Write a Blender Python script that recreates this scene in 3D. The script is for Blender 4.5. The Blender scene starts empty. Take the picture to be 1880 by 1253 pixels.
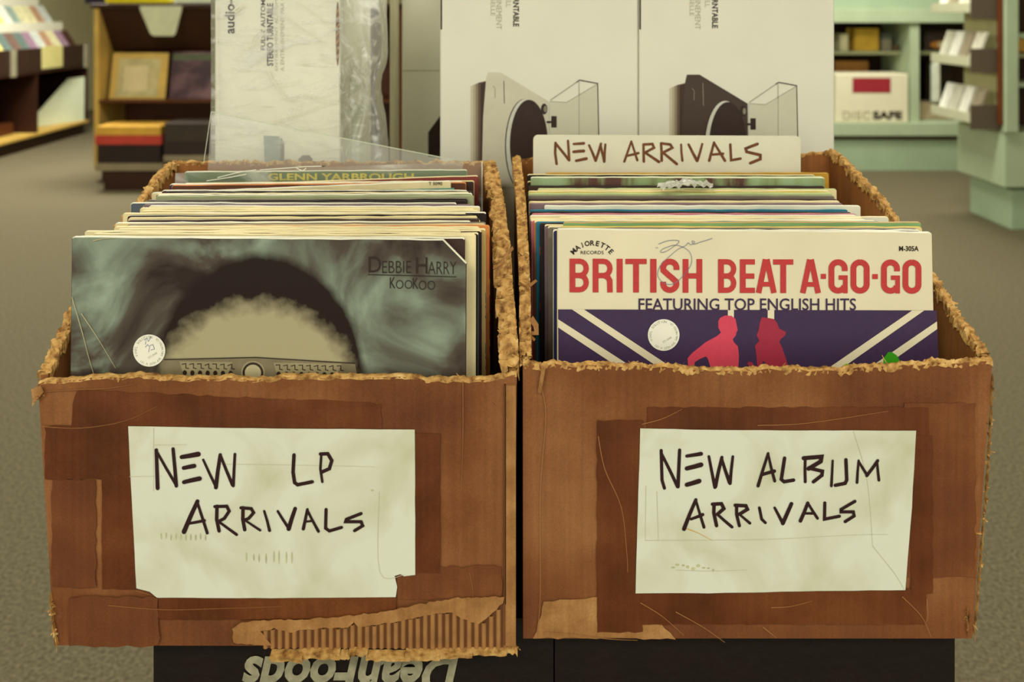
import bpy, math, random
from mathutils import Vector, noise
random.seed(7)
S = bpy.context.scene
C = S.collection

# ------------------------------------------------------------------ camera, light, exposure
H = 1.335            # camera height
F = 1600.0           # focal length in pixels of the 1880 px wide frame
CX, HY = 930.0, 20.0 # principal point (level camera with lens shift)
K = F / 1880.0
cam_d = bpy.data.cameras.new('camera'); cam = bpy.data.objects.new('camera', cam_d); C.objects.link(cam)
cam.location = (0, 0, H); cam.rotation_euler = (math.pi/2, 0, 0)
cam_d.sensor_fit = 'HORIZONTAL'; cam_d.sensor_width = 36.0; cam_d.lens = 36.0*F/1880.0
cam_d.shift_x = (940-CX)/1880.0; cam_d.shift_y = -(626.5-HY)/1880.0
cam_d.clip_start = 0.02
cam_d.dof.use_dof = True; cam_d.dof.focus_distance = 0.77; cam_d.dof.aperture_fstop = 6.3
S.camera = cam
S.view_settings.view_transform = 'Standard'; S.view_settings.look = 'None'
S.view_settings.gamma = 1.0; S.view_settings.use_curve_mapping = False
S.view_settings.exposure = 0.12
w = bpy.data.worlds.new('world'); S.world = w; w.use_nodes = True
w.node_tree.nodes['Background'].inputs[0].default_value = (1.0, 0.972, 0.87, 1)
w.node_tree.nodes['Background'].inputs[1].default_value = 1.05

def lamp(x, y, e, sx=1.2, sy=0.5, z=2.86):
    l = bpy.data.lights.new('ceiling_tube', 'AREA'); l.shape = 'RECTANGLE'; l.size = sx; l.size_y = sy
    l.energy = e; l.color = (1.0, 0.965, 0.835)
    o = bpy.data.objects.new('ceiling_tube', l); C.objects.link(o); o.location = (x, y, z)
    return o
lamp(-1.0, -1.6, 46); lamp(1.0, -1.6, 46)
lamp(-0.9, 1.6, 19); lamp(1.3, 1.7, 19)
lamp(-2.4, 4.2, 55); lamp(1.6, 4.6, 60); lamp(-3.4, 7.2, 170); lamp(2.8, 6.2, 60)

# ------------------------------------------------------------------ helpers
def srgb(r, g, b):
    f = lambda c: (c/255)/12.92 if c/255 <= 0.04045 else ((c/255+0.055)/1.055)**2.4
    return (f(r), f(g), f(b), 1)
MC = {}
def mat(name, col, rough=0.7, var=0.12, scale=30, bump=0.0, bscale=200, spec=0.3, metal=0, streak=None):
    key = (name, tuple(col))
    if key in MC: return MC[key]
    m = bpy.data.materials.new(name); m.use_nodes = True; MC[key] = m
    nt = m.node_tree; N = nt.nodes; L = nt.links; b = N['Principled BSDF']
    b.inputs['Roughness'].default_value = rough; b.inputs['Metallic'].default_value = metal
    b.inputs['Specular IOR Level'].default_value = spec
    c = srgb(*col)
    tc = N.new('ShaderNodeTexCoord')
    mp = N.new('ShaderNodeMapping'); L.new(tc.outputs['Object'], mp.inputs[0])
    if streak: mp.inputs['Scale'].default_value = streak
    nz = N.new('ShaderNodeTexNoise'); nz.inputs['Scale'].default_value = scale; nz.inputs['Detail'].default_value = 6
    L.new(mp.outputs[0], nz.inputs['Vector'])
    cr = N.new('ShaderNodeValToRGB'); L.new(nz.outputs['Fac'], cr.inputs[0])
    cr.color_ramp.elements[0].position = 0.3; cr.color_ramp.elements[1].position = 0.7
    cr.color_ramp.elements[0].color = tuple(x*(1-var) for x in c[:3])+(1,)
    cr.color_ramp.elements[1].color = tuple(min(1, x*(1+var)) for x in c[:3])+(1,)
    L.new(cr.outputs[0], b.inputs['Base Color'])
    if bump:
        n2 = N.new('ShaderNodeTexNoise'); n2.inputs['Scale'].default_value = bscale; n2.inputs['Detail'].default_value = 4
        L.new(mp.outputs[0], n2.inputs['Vector'])
        bp = N.new('ShaderNodeBump'); bp.inputs['Strength'].default_value = bump; bp.inputs['Distance'].default_value = 0.002
        L.new(n2.outputs['Fac'], bp.inputs['Height']); L.new(bp.outputs[0], b.inputs['Normal'])
    return m

def W(px, py, d):                       # pixel + depth -> world point
    return Vector(((px-CX)*d/1880.0, d*K, H-(py-HY)*d/1880.0))
class Plane:                            # upright plane at depth d0, optionally leaning back by k (metres per metre of height)
    def __init__(s, d0, k=0.0, z0=None): s.d0, s.k, s.z0 = d0, k, (H if z0 is None else z0)
    def __call__(s, px, py, off=0.0):
        # Y = K*d0 + k*(Z-z0);  Z = H-(py-HY)*Y/F
        y = (K*s.d0 + s.k*(H-s.z0)) / (1 + s.k*(py-HY)/F)
        return Vector(((px-CX)*y/F, y-off, H-(py-HY)*y/F))

ORG = {}
def org(o):
    while o is not None and o.parent is not None: o = o.parent
    return Vector(o.location) if o is not None else Vector((0, 0, 0))
def tag(o, label=None, cat=None, group=None, kind=None):
    if label: o['label'] = label
    if cat: o['category'] = cat
    if group: o['group'] = group
    if kind: o['kind'] = kind
    return o
def thing(name, label, cat, loc, group=None):
    o = bpy.data.objects.new(name, None); C.objects.link(o); o.location = loc; o.empty_display_size = 0.02
    return tag(o, label, cat, group)
def mesh(name, vs, fs, mats, parent=None, mi=None, loc=None, smooth=False, label=None):
    """vs in world coordinates; stored relative to the parent's (or own) origin"""
    if parent is not None: o0 = org(parent)
    elif loc is not None: o0 = Vector(loc)
    else: o0 = Vector((0, 0, 0))
    me = bpy.data.meshes.new(name)
    me.from_pydata([tuple(Vector(v)-o0) for v in vs], [], fs)
    if not isinstance(mats, (list, tuple)): mats = [mats]
    for m in mats: me.materials.append(m)
    if mi: 
        for p, i in zip(me.polygons, mi): p.material_index = i
    if smooth:
        for p in me.polygons: p.use_smooth = True
    me.update()
    o = bpy.data.objects.new(name, me); C.objects.link(o)
    if parent is not None: o.parent = parent
    elif loc is not None: o.location = loc
    if label: o['label'] = label
    return o
class MB:
    def __init__(s): s.v = []; s.f = []; s.m = []
    def add(s, vs, fs, m=0):
        n = len(s.v); s.v += [Vector(v) for v in vs]; s.f += [tuple(i+n for i in f) for f in fs]; s.m += [m]*len(fs)
        return s
    def box(s, x0, x1, y0, y1, z0, z1, m=0, ch=0.0, T=None):
        if ch <= 0:
            vs = [(x, y, z) for z in (z0, z1) for y in (y0, y1) for x in (x0, x1)]
            fs = [(0, 2, 3, 1), (4, 5, 7, 6), (0, 1, 5, 4), (2, 6, 7, 3), (0, 4, 6, 2), (1, 3, 7, 5)]
        else:
            import itertools
            c = min(ch, (x1-x0)/3, (y1-y0)/3, (z1-z0)/3); vs = []; idx = {}
            X = (x0, x1); Y = (y0, y1); Z = (z0, z1)
            for i, j, k in itertools.product((0, 1), repeat=3):
                sx, sy, sz = (1-2*i), (1-2*j), (1-2*k)
                idx[i, j, k, 0] = len(vs); vs.append((X[i], Y[j]+sy*c, Z[k]+sz*c))
                idx[i, j, k, 1] = len(vs); vs.append((X[i]+sx*c, Y[j], Z[k]+sz*c))
                idx[i, j, k, 2] = len(vs); vs.append((X[i]+sx*c, Y[j]+sy*c, Z[k]))
            g = lambda i, j, k, a: idx[i, j, k, a]
            fs = []
            for i in (0, 1): fs.append([g(i, 0, 0, 0), g(i, 1, 0, 0), g(i, 1, 1, 0), g(i, 0, 1, 0)])
            for j in (0, 1): fs.append([g(0, j, 0, 1), g(1, j, 0, 1), g(1, j, 1, 1), g(0, j, 1, 1)])
            for k in (0, 1): fs.append([g(0, 0, k, 2), g(1, 0, k, 2), g(1, 1, k, 2), g(0, 1, k, 2)])
            for j, k in itertools.product((0, 1), repeat=2): fs.append([g(0, j, k, 1), g(1, j, k, 1), g(1, j, k, 2), g(0, j, k, 2)])
            for i, k in itertools.product((0, 1), repeat=2): fs.append([g(i, 0, k, 0), g(i, 1, k, 0), g(i, 1, k, 2), g(i, 0, k, 2)])
            for i, j in itertools.product((0, 1), repeat=2): fs.append([g(i, j, 0, 0), g(i, j, 1, 0), g(i, j, 1, 1), g(i, j, 0, 1)])
            for i, j, k in itertools.product((0, 1), repeat=3): fs.append([g(i, j, k, 0), g(i, j, k, 1), g(i, j, k, 2)])
            ctr = Vector(((x0+x1)/2, (y0+y1)/2, (z0+z1)/2)); out = []
            for f in fs:
                p = [Vector(vs[q]) for q in f]; n = (p[1]-p[0]).cross(p[2]-p[0])
                out.append(tuple(f) if n.dot(sum(p, Vector())/len(p)-ctr) > 0 else tuple(reversed(f)))
            fs = out
        if T: vs = [T(Vector(v)) for v in vs]
        return s.add(vs, fs, m)
    def build(s, name, mats, parent=None, loc=None, smooth=False, label=None):
        return mesh(name, s.v, s.f, mats, parent, s.m, loc, smooth, label)

# flat printing on a plane -------------------------------------------------
def circ(cx, cy, rx, ry=None, n=32, a0=0, a1=2*math.pi):
    ry = ry or rx
    return [(cx+rx*math.cos(a0+(a1-a0)*i/n), cy+ry*math.sin(a0+(a1-a0)*i/n)) for i in range(n if abs(a1-a0) > 6.28 else n+1)]
def poly(mb, P, pts, off, m=0):
    vs = [P(x, y, off) for x, y in pts]
    a = sum(pts[i][0]*pts[(i+1) % len(pts)][1]-pts[(i+1) % len(pts)][0]*pts[i][1] for i in range(len(pts)))
    f = tuple(range(len(pts)))
    mb.add(vs, [f if a < 0 else f[::-1]], m)
def ribbon(mb, P, pts, wd, off, m=0, rnd=True, w1=None):
    n = len(pts); L = []; R = []
    for i, (x, y) in enumerate(pts):
        ds = []
        if i > 0: ds.append(Vector((x-pts[i-1][0], y-pts[i-1][1])).normalized())
        if i < n-1: ds.append(Vector((pts[i+1][0]-x, pts[i+1][1]-y)).normalized())
        t = sum(ds, Vector((0, 0)));
        if t.length < 1e-6: t = ds[0]
        t.normalize(); k = max(0.5, t.dot(ds[0]))
        ww = wd if w1 is None else wd+(w1-wd)*i/(n-1)
        nx, ny = -t.y*ww/2/k, t.x*ww/2/k
        L.append((x+nx, y+ny)); R.append((x-nx, y-ny))
    for i in range(n-1): poly(mb, P, [L[i], L[i+1], R[i+1], R[i]], off, m)
    if rnd:
        poly(mb, P, circ(pts[0][0], pts[0][1], wd/2, n=10), off+2e-5, m)
        e = wd if w1 is None else w1
        poly(mb, P, circ(pts[-1][0], pts[-1][1], e/2, n=10), off+2e-5, m)
def spline(pts, k=6):
    if len(pts) < 3: return pts
    out = []
    for i in range(len(pts)-1):
        p0 = pts[max(0, i-1)]; p1 = pts[i]; p2 = pts[i+1]; p3 = pts[min(len(pts)-1, i+2)]
        for j in range(k):
            t = j/k
            out.append(tuple(0.5*((2*p1[a])+(-p0[a]+p2[a])*t+(2*p0[a]-5*p1[a]+4*p2[a]-p3[a])*t*t+(-p0[a]+3*p1[a]-3*p2[a]+p3[a])*t**3) for a in (0, 1)))
    return out+[pts[-1]]
def strokes(name, P, data, ox, oy, sc, mt, parent, off=0.0006, wk=1.0, curve=False):
    mb = MB(); off0 = off
    for kk, (pts, wd) in enumerate(data):
        off = off0+.00004*(kk % 6)
        q = [(ox+x/sc, oy+y/sc) for x, y in pts]
        ww = wd/sc*wk
        if len(q) > 2:
            qq = []
            for a in range(len(q)): qq.append(q[a])
            q = spline(qq, 4) if curve else qq
            # smooth corners a little
            for a in range(1, len(q)-1): poly(mb, P, circ(q[a][0], q[a][1], ww/2, n=10), off+1e-5, 0)
            ribbon(mb, P, q, ww, off, 0)
        else:
            (xa, ya), (xb, yb) = q
            mx, my = (xa+xb)/2, (ya+yb)/2; bx = random.uniform(-.6, .6)
            ribbon(mb, P, [(xa, ya), (mx+bx, my+bx*.3), (xb, yb)], ww*random.uniform(.82, .98), off, 0, w1=ww*1.05)
    return mb.build(name, mt, parent)
TX = {}
def text_mesh(s, bold):
    if (s, bold) in TX: return TX[s, bold]
    cu = bpy.data.curves.new('t', 'FONT'); cu.body = s; cu.offset = bold; cu.resolution_u = 3
    o = bpy.data.objects.new('t', cu); C.objects.link(o)
    dg = bpy.context.evaluated_depsgraph_get(); me = bpy.data.meshes.new_from_object(o.evaluated_get(dg))
    vs = [v.co.copy() for v in me.vertices]; fs = [tuple(p.vertices) for p in me.polygons]
    bpy.data.objects.remove(o); bpy.data.curves.remove(cu); bpy.data.meshes.remove(me)
    x0 = min(v.x for v in vs); x1 = max(v.x for v in vs); y0 = min(v.y for v in vs); y1 = max(v.y for v in vs)
    vs = [((v.x-x0)/(x1-x0), (v.y-y0)/(y1-y0)) for v in vs]
    TX[s, bold] = (vs, fs, (x1-x0)/(y1-y0)); return TX[s, bold]
def text_to(mb, P, s, rect, rot=0, bold=0.0, off=0.0006, m=0, slant=0.0):
    x0, y0, x1, y1 = rect; vs, fs, asp = text_mesh(s, bold); out = []
    for u, v in vs:
        if rot == 0: q = (x0+(u+slant*v)*(x1-x0), y1-v*(y1-y0))
        elif rot == 90: q = (x1-(1-v)*(x1-x0), 0); q = (x0+(1-v)*(x1-x0), y1-u*(y1-y0))    # reads upwards
        elif rot == -90: q = (x0+v*(x1-x0), y0+u*(y1-y0))                                  # reads downwards
        else: q = (x1-(u+slant*v)*(x1-x0), y0+v*(y1-y0))                                   # upside down
        out.append(P(q[0], q[1], off))
    mb.add(out, fs, m)
def text(name, P, s, rect, mt, parent, **k):
    mb = MB(); text_to(mb, P, s, rect, **k); return mb.build(name, mt, parent)
def arc_text(mb, P, s, cx, cy, r, a0, a1, hh, ww, bold=0.0, off=0.0006, m=0):
    n = len(s)
    for i, ch in enumerate(s):
        if ch == ' ': continue
        a = math.radians(a0+(a1-a0)*(i/(n-1) if n > 1 else .5))       # clockwise angle from top
        vs, fs, asp = text_mesh(ch, bold); wi = ww*min(1, asp*1.1); out = []
        for u, v in vs:
            lx = (u-.5)*wi; ly = (v-.5)*hh
            out.append(P(cx+(r+ly)*math.sin(a)+lx*math.cos(a), cy-(r+ly)*math.cos(a)+lx*math.sin(a), off))
        mb.add(out, fs, m)

# ------------------------------------------------------------------ room
floor_m = mat('carpet', (106, 99, 78), 0.95, 0.42, 110, 0.8, 300, spec=0.1)
wall_m = mat('wall_paint', (196, 190, 150), 0.8, 0.04, 3)
ceil_m = mat('ceiling_tile', (214, 208, 180), 0.9, 0.04, 8)
# carpet: fine fleck plus broad wear
nt = floor_m.node_tree
def struct(name, mb, m): 
    o = mb.build(name, m); o['kind'] = 'structure'; return o
XL, XR, YB, YF = -5.6, 5.2, 13.0, -3.0
struct('floor', MB().box(XL, XR, YF, YB, -0.05, 0), floor_m)
struct('ceiling', MB().box(XL, XR, YF, YB, 2.9, 2.95), ceil_m)
struct('wall_left', MB().box(XL-0.1, XL, YF, YB, 0, 2.9), wall_m)
struct('wall_right', MB().box(XR, XR+0.1, YF, YB, 0, 2.9), wall_m)
struct('wall_back', MB().box(XL, XR, YB, YB+0.1, 0, 2.9), wall_m)

# ------------------------------------------------------------------ materials
def cardboard(name, base, dark, light, vscale=1.0):
    m = bpy.data.materials.new(name); m.use_nodes = True; N = m.node_tree.nodes; L = m.node_tree.links; b = N['Principled BSDF']
    b.inputs['Roughness'].default_value = 0.72; b.inputs['Specular IOR Level'].default_value = 0.25
    tc = N.new('ShaderNodeTexCoord')
    n1 = N.new('ShaderNodeTexNoise'); n1.inputs['Scale'].default_value = 9*vscale; n1.inputs['Detail'].default_value = 5; L.new(tc.outputs['Object'], n1.inputs['Vector'])
    cr = N.new('ShaderNodeValToRGB'); L.new(n1.outputs['Fac'], cr.inputs[0])
    e = cr.color_ramp.elements; e[0].position = .3; e[0].color = srgb(*dark); e[1].position = .72; e[1].color = srgb(*light)
    q = e.new(.52); q.color = srgb(*base)
    mp = N.new('ShaderNodeMapping'); mp.inputs['Scale'].default_value = (260, 260, 5); L.new(tc.outputs['Object'], mp.inputs[0])
    n2 = N.new('ShaderNodeTexNoise'); n2.inputs['Scale'].default_value = 1; n2.inputs['Detail'].default_value = 3; L.new(mp.outputs[0], n2.inputs['Vector'])
    mx = N.new('ShaderNodeMix'); mx.data_type = 'RGBA'; mx.blend_type = 'MULTIPLY'; mx.inputs[0].default_value = .35
    c2 = N.new('ShaderNodeValToRGB'); c2.color_ramp.elements[0].position = .3; c2.color_ramp.elements[0].color = (.62, .55, .5, 1); c2.color_ramp.elements[1].position = .65
    L.new(n2.outputs['Fac'], c2.inputs[0]); L.new(cr.outputs[0], mx.inputs[6]); L.new(c2.outputs[0], mx.inputs[7])
    n3 = N.new('ShaderNodeTexNoise'); n3.inputs['Scale'].default_value = 700; L.new(tc.outputs['Object'], n3.inputs['Vector'])
    m3 = N.new('ShaderNodeMix'); m3.data_type = 'RGBA'; m3.blend_type = 'OVERLAY'; m3.inputs[0].default_value = .25
    L.new(mx.outputs[2], m3.inputs[6]); L.new(n3.outputs['Fac'], m3.inputs[7]); L.new(m3.outputs[2], b.inputs['Base Color'])
    n4 = N.new('ShaderNodeTexNoise'); n4.inputs['Scale'].default_value = 22; n4.inputs['Detail'].default_value = 5; L.new(tc.outputs['Object'], n4.inputs['Vector'])
    ad = N.new('ShaderNodeMath'); ad.operation = 'MULTIPLY_ADD'; ad.inputs[1].default_value = .12; L.new(n2.outputs['Fac'], ad.inputs[0]); L.new(n4.outputs['Fac'], ad.inputs[2])
    bp = N.new('ShaderNodeBump'); bp.inputs['Strength'].default_value = .5; bp.inputs['Distance'].default_value = .004
    L.new(ad.outputs[0], bp.inputs['Height']); L.new(bp.outputs[0], b.inputs['Normal'])
    return m
M_card = cardboard('brown_cardboard', (126, 76, 40), (98, 55, 27), (152, 102, 60))
M_card_in = cardboard('inner_cardboard', (160, 104, 54), (140, 88, 44), (176, 120, 68))
M_tape = cardboard('taped_cardboard', (103, 56, 27), (84, 43, 19), (120, 70, 36), 1.6)
M_tape.node_tree.nodes['Principled BSDF'].inputs['Roughness'].default_value = .38
M_tape2 = cardboard('thin_tape_cardboard', (115, 66, 33), (95, 52, 25), (136, 85, 46), 1.6)
M_torn = cardboard('torn_cardboard', (200, 156, 88), (122, 80, 38), (224, 188, 122), 16)
M_torn2 = cardboard('torn_liner', (164, 118, 68), (142, 98, 52), (186, 142, 88), 5)
M_flute = mat('flute', (156, 112, 64), .85, .15, 80)
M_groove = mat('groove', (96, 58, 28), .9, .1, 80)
M_crease = mat('crease_line', (160, 110, 64), .5, .1, 60)
M_crease2 = mat('crease_faint', (142, 94, 52), .5, .1, 60)
M_ink = mat('marker_ink', (44, 20, 20), .5, .08, 60)
M_inkb = mat('marker_brown', (112, 66, 34), .5, .3, 160)
def paper(name, col, dirt=.1):
    m = bpy.data.materials.new(name); m.use_nodes = True; N = m.node_tree.nodes; L = m.node_tree.links; b = N['Principled BSDF']
    b.inputs['Roughness'].default_value = .42; b.inputs['Specular IOR Level'].default_value = .35
    tc = N.new('ShaderNodeTexCoord'); n1 = N.new('ShaderNodeTexNoise'); n1.inputs['Scale'].default_value = 16; n1.inputs['Detail'].default_value = 5; n1.inputs['Distortion'].default_value = .6
    L.new(tc.outputs['Object'], n1.inputs['Vector'])
    cr = N.new('ShaderNodeValToRGB'); L.new(n1.outputs['Fac'], cr.inputs[0]); e = cr.color_ramp.elements
    c = srgb(*col); e[0].position = .28; e[0].color = (c[0]*(1-dirt*1.4), c[1]*(1-dirt*1.4), c[2]*(1-dirt*2.4), 1); e[1].position = .55; e[1].color = c
    L.new(cr.outputs[0], b.inputs['Base Color'])
    n4 = N.new('ShaderNodeTexNoise'); n4.inputs['Scale'].default_value = 14; n4.inputs['Detail'].default_value = 4; L.new(tc.outputs['Object'], n4.inputs['Vector'])
    bp = N.new('ShaderNodeBump'); bp.inputs['Strength'].default_value = .35; bp.inputs['Distance'].default_value = .004
    L.new(n4.outputs['Fac'], bp.inputs['Height']); L.new(bp.outputs[0], b.inputs['Normal'])
    return m
M_paper = paper('sign_paper', (218, 221, 201), .16)
M_fold = mat('paper_fold', (196, 196, 166), .5, .05, 60)
M_smudge = mat('paper_smudge', (186, 184, 144), .6, .2, 90)
M_tan = mat('tan_mark', (206, 166, 90), .6, .1, 60)
def film(name, alpha, tint=(.93, .97, .95), wr=30, streak=.5, rough=.12, bs=.5):
    m = bpy.data.materials.new(name); m.use_nodes = True; N = m.node_tree.nodes; L = m.node_tree.links
    for n in list(N): N.remove(n)
    out = N.new('ShaderNodeOutputMaterial'); tr = N.new('ShaderNodeBsdfTransparent'); tr.inputs[0].default_value = tint+(1,)
    df = N.new('ShaderNodeBsdfDiffuse'); df.inputs[0].default_value = (.9, .91, .84, 1)
    gl = N.new('ShaderNodeBsdfGlossy'); gl.inputs['Roughness'].default_value = rough; gl.inputs[0].default_value = (1, 1, .95, 1)
    tc = N.new('ShaderNodeTexCoord'); n1 = N.new('ShaderNodeTexNoise'); n1.inputs['Scale'].default_value = wr; n1.inputs['Detail'].default_value = 5; n1.inputs['Distortion'].default_value = 2.2
    mp = N.new('ShaderNodeMapping'); mp.inputs['Rotation'].default_value = (0, math.radians(-35), 0); mp.inputs['Scale'].default_value = (.35, 1, 1.2)
    L.new(tc.outputs['Object'], mp.inputs[0]); L.new(mp.outputs[0], n1.inputs['Vector'])
    cr = N.new('ShaderNodeValToRGB'); L.new(n1.outputs['Fac'], cr.inputs[0]); e = cr.color_ramp.elements
    e[0].position = .5; e[0].color = (alpha,)*3+(1,); e[1].position = .7; e[1].color = (min(1, alpha+streak),)*3+(1,)
    bp = N.new('ShaderNodeBump'); bp.inputs['Strength'].default_value = bs; bp.inputs['Distance'].default_value = .01
    L.new(n1.outputs['Fac'], bp.inputs['Height']); L.new(bp.outputs[0], gl.inputs['Normal'])
    m1 = N.new('ShaderNodeMixShader'); L.new(cr.outputs[0], m1.inputs[0]); L.new(tr.outputs[0], m1.inputs[1]); L.new(df.outputs[0], m1.inputs[2])
    fr = N.new('ShaderNodeFresnel'); fr.inputs[0].default_value = 1.35; L.new(bp.outputs[0], fr.inputs['Normal'])
    m2 = N.new('ShaderNodeMixShader'); L.new(fr.outputs[0], m2.inputs[0]); L.new(m1.outputs[0], m2.inputs[1]); L.new(gl.outputs[0], m2.inputs[2])
    L.new(m2.outputs[0], out.inputs[0]); return m
M_film = film('wrinkled_film', .08, (1, 1, 1), streak=.5, wr=26, bs=.25)
M_film2 = film('bunched_film', .34, (.97, .99, .96), wr=30, streak=.55, bs=.2, rough=.35)
M_sleeve = film('poly_sleeve', .22, (.97, .99, .97), wr=5, streak=.10, rough=.25, bs=.1)
M_sleeve2 = film('poly_sleeve_over', .12, (.97, .99, .97), wr=16, streak=.5, rough=.15, bs=.3)
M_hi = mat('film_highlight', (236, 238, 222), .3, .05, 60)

# ------------------------------------------------------------------ milk crates
ZS = H-0.498        # top of the crate stack = bottom of the record boxes
M_crate = mat('black_crate', (22, 12, 6), .55, .15, 40, .3, 120)
M_logo = mat('crate_lettering', (150, 146, 118), .7, .25, 120)
CW, CH = .3295, ZS/3-.0006
def crate_mesh():
    mb = MB(); t = .006; a = CW/2-.0006
    for sgn in (-1, 1):      # walls with a handle opening
        for hor in (0, 1):
            def B(u0, u1, z0, z1, dep=0):
                lo, hi = sgn*(a-dep), sgn*(a-dep-t)
                lo, hi = min(lo, hi), max(lo, hi)
                if hor: mb.box(u0, u1, lo, hi, z0, z1)
                else: mb.box(lo, hi, u0, u1, z0, z1)
            e = a if hor else a-t-.0001
            B(-e, e, CH-.09, CH); B(-e, e, 0, .1); B(-e, -.055, .1, CH-.09); B(.055, e, .1, CH-.09)
            for k in range(9):
                u = -.14+.035*k
                mb.box(*( (u-.002, u+.002, min(sgn*(a-t), sgn*(a-t-.004)), max(sgn*(a-t), sgn*(a-t-.004))) if hor else (min(sgn*(a-t), sgn*(a-t-.004)), max(sgn*(a-t), sgn*(a-t-.004)), u-.002, u+.002)), .105, CH-.095)
    i = a-t-.0042            # grid bottom, uppermost because the crate stands upside down
    for k in range(10):
        u = -i+2*i*k/9
        mb.box(-i, i, u-.003, u+.003, CH-.008, CH-.0002); mb.box(u-.003, u+.003, -i, i, CH-.0076, CH-.0006)
    return mb
x_left = (280-CX)*.84/1880
crates = []
lab = {}
for row in (0, 1):
    for lev in (2, 1, 0):
        for col in (0, 1):
            side = ('left', 'right')[col]; pl = ('second', 'middle', 'top')[lev] if lev else 'bottom'
            if row == 0:
                l = {('left', 2): 'black milk crate with upside-down grey lettering, under the left record box',
                     ('right', 2): 'plain black milk crate without lettering, under the right record box'}.get((side, lev),
                     'black milk crate %s in the front %s stack below the record boxes' % (pl, side))
            else: l = 'black milk crate %s in the rear %s stack under the turntable boxes' % (pl, side)
            loc = (x_left+CW*(col+.5), .84*K+CW*(row+.5), lev*(CH+.0004))
            if not crates:
                root = thing('milk_crate', l, 'crate', loc, 'stacked milk crates'); mb = crate_mesh()
                body = mesh('crate_body', [v+Vector(loc) for v in mb.v], mb.f, M_crate, root)
            else:
                root = crates[0].copy(); C.objects.link(root); root.location = loc; root['label'] = l
                b2 = body.copy(); C.objects.link(b2); b2.parent = root
            crates.append(root)
Pc = Plane(.84)
# lettering, upside down (read from below)
text('lettering', Pc, 'DeanFoods', (453, 1204, 842, 1275), M_logo, crates[0], rot=180, bold=.035, off=.0006, slant=.04)

# ------------------------------------------------------------------ record boxes
def interp(tab, x):
    if x <= tab[0][0]: return tab[0][1]
    for (a, b), (c, d) in zip(tab, tab[1:]):
        if x <= c: return b+(d-b)*(x-a)/(c-a)
    return tab[-1][1]
def nz(p, s, seed=0): return noise.noise(Vector((p[0]*s+seed*3.1, p[1]*s+seed*1.7, p[2]*s-seed)))
def wall(name, A, B, A2, B2, prof, thick, inward, mt_out, mt_in, parent, zb, n=90, rows=14, rag=.002, bulge=.0015, seed=1):
    """A,B bottom plan points, A2,B2 top plan points, prof(t)->top z; inward = unit plan vector towards the inside"""
    vs = []; fs = []; mi = []
    A, B, A2, B2, inward = [Vector((*p, 0)) if len(p) == 2 else Vector(p) for p in (A, B, A2, B2, inward)]
    for side in (0, 1):
        for i in range(n+1):
            t = i/n; zt = prof(t)+rag*(nz((t*30, seed, 0), 1.0, seed)+.6*nz((t*110, seed, 5), 1, seed))
            for j in range(rows+1):
                r = j/rows; z = zb+(zt-zb)*r
                p = (A.lerp(B, t)).lerp(A2.lerp(B2, t), (z-zb)/.22 if z < zb+.22 else 1.0)
                q = Vector((p.x, p.y, z)); edge = min(1, 8*t, 8*(1-t), 6*r+.2)
                q += -inward*bulge*edge*nz((q.x, q.y, q.z), 14, seed)*1.6
                q += inward*thick*side
                vs.append(q)
    ro = rows+1; off = (n+1)*ro
    for i in range(n):
        for j in range(rows):
            a = i*ro+j; fs.append((a, a+ro, a+ro+1, a+1)); mi.append(0)
            fs.append((off+a, off+a+1, off+a+ro+1, off+a+ro)); mi.append(1)
        a = i*ro+rows; fs.append((a, a+ro, off+a+ro, off+a)); mi.append(2)
        a = i*ro; fs.append((a, off+a, off+a+ro, a+ro)); mi.append(0)
    for i in (0, n):
        for j in range(rows):
            a = i*ro+j; fs.append((a, a+1, off+a+1, off+a)); mi.append(0)
    o = mesh(name, vs, fs, [mt_out, mt_in, M_torn], parent, mi, smooth=False)
    return [vs[i*ro+rows].lerp(vs[off+i*ro+rows], .5) for i in range(n+1)], o
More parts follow.
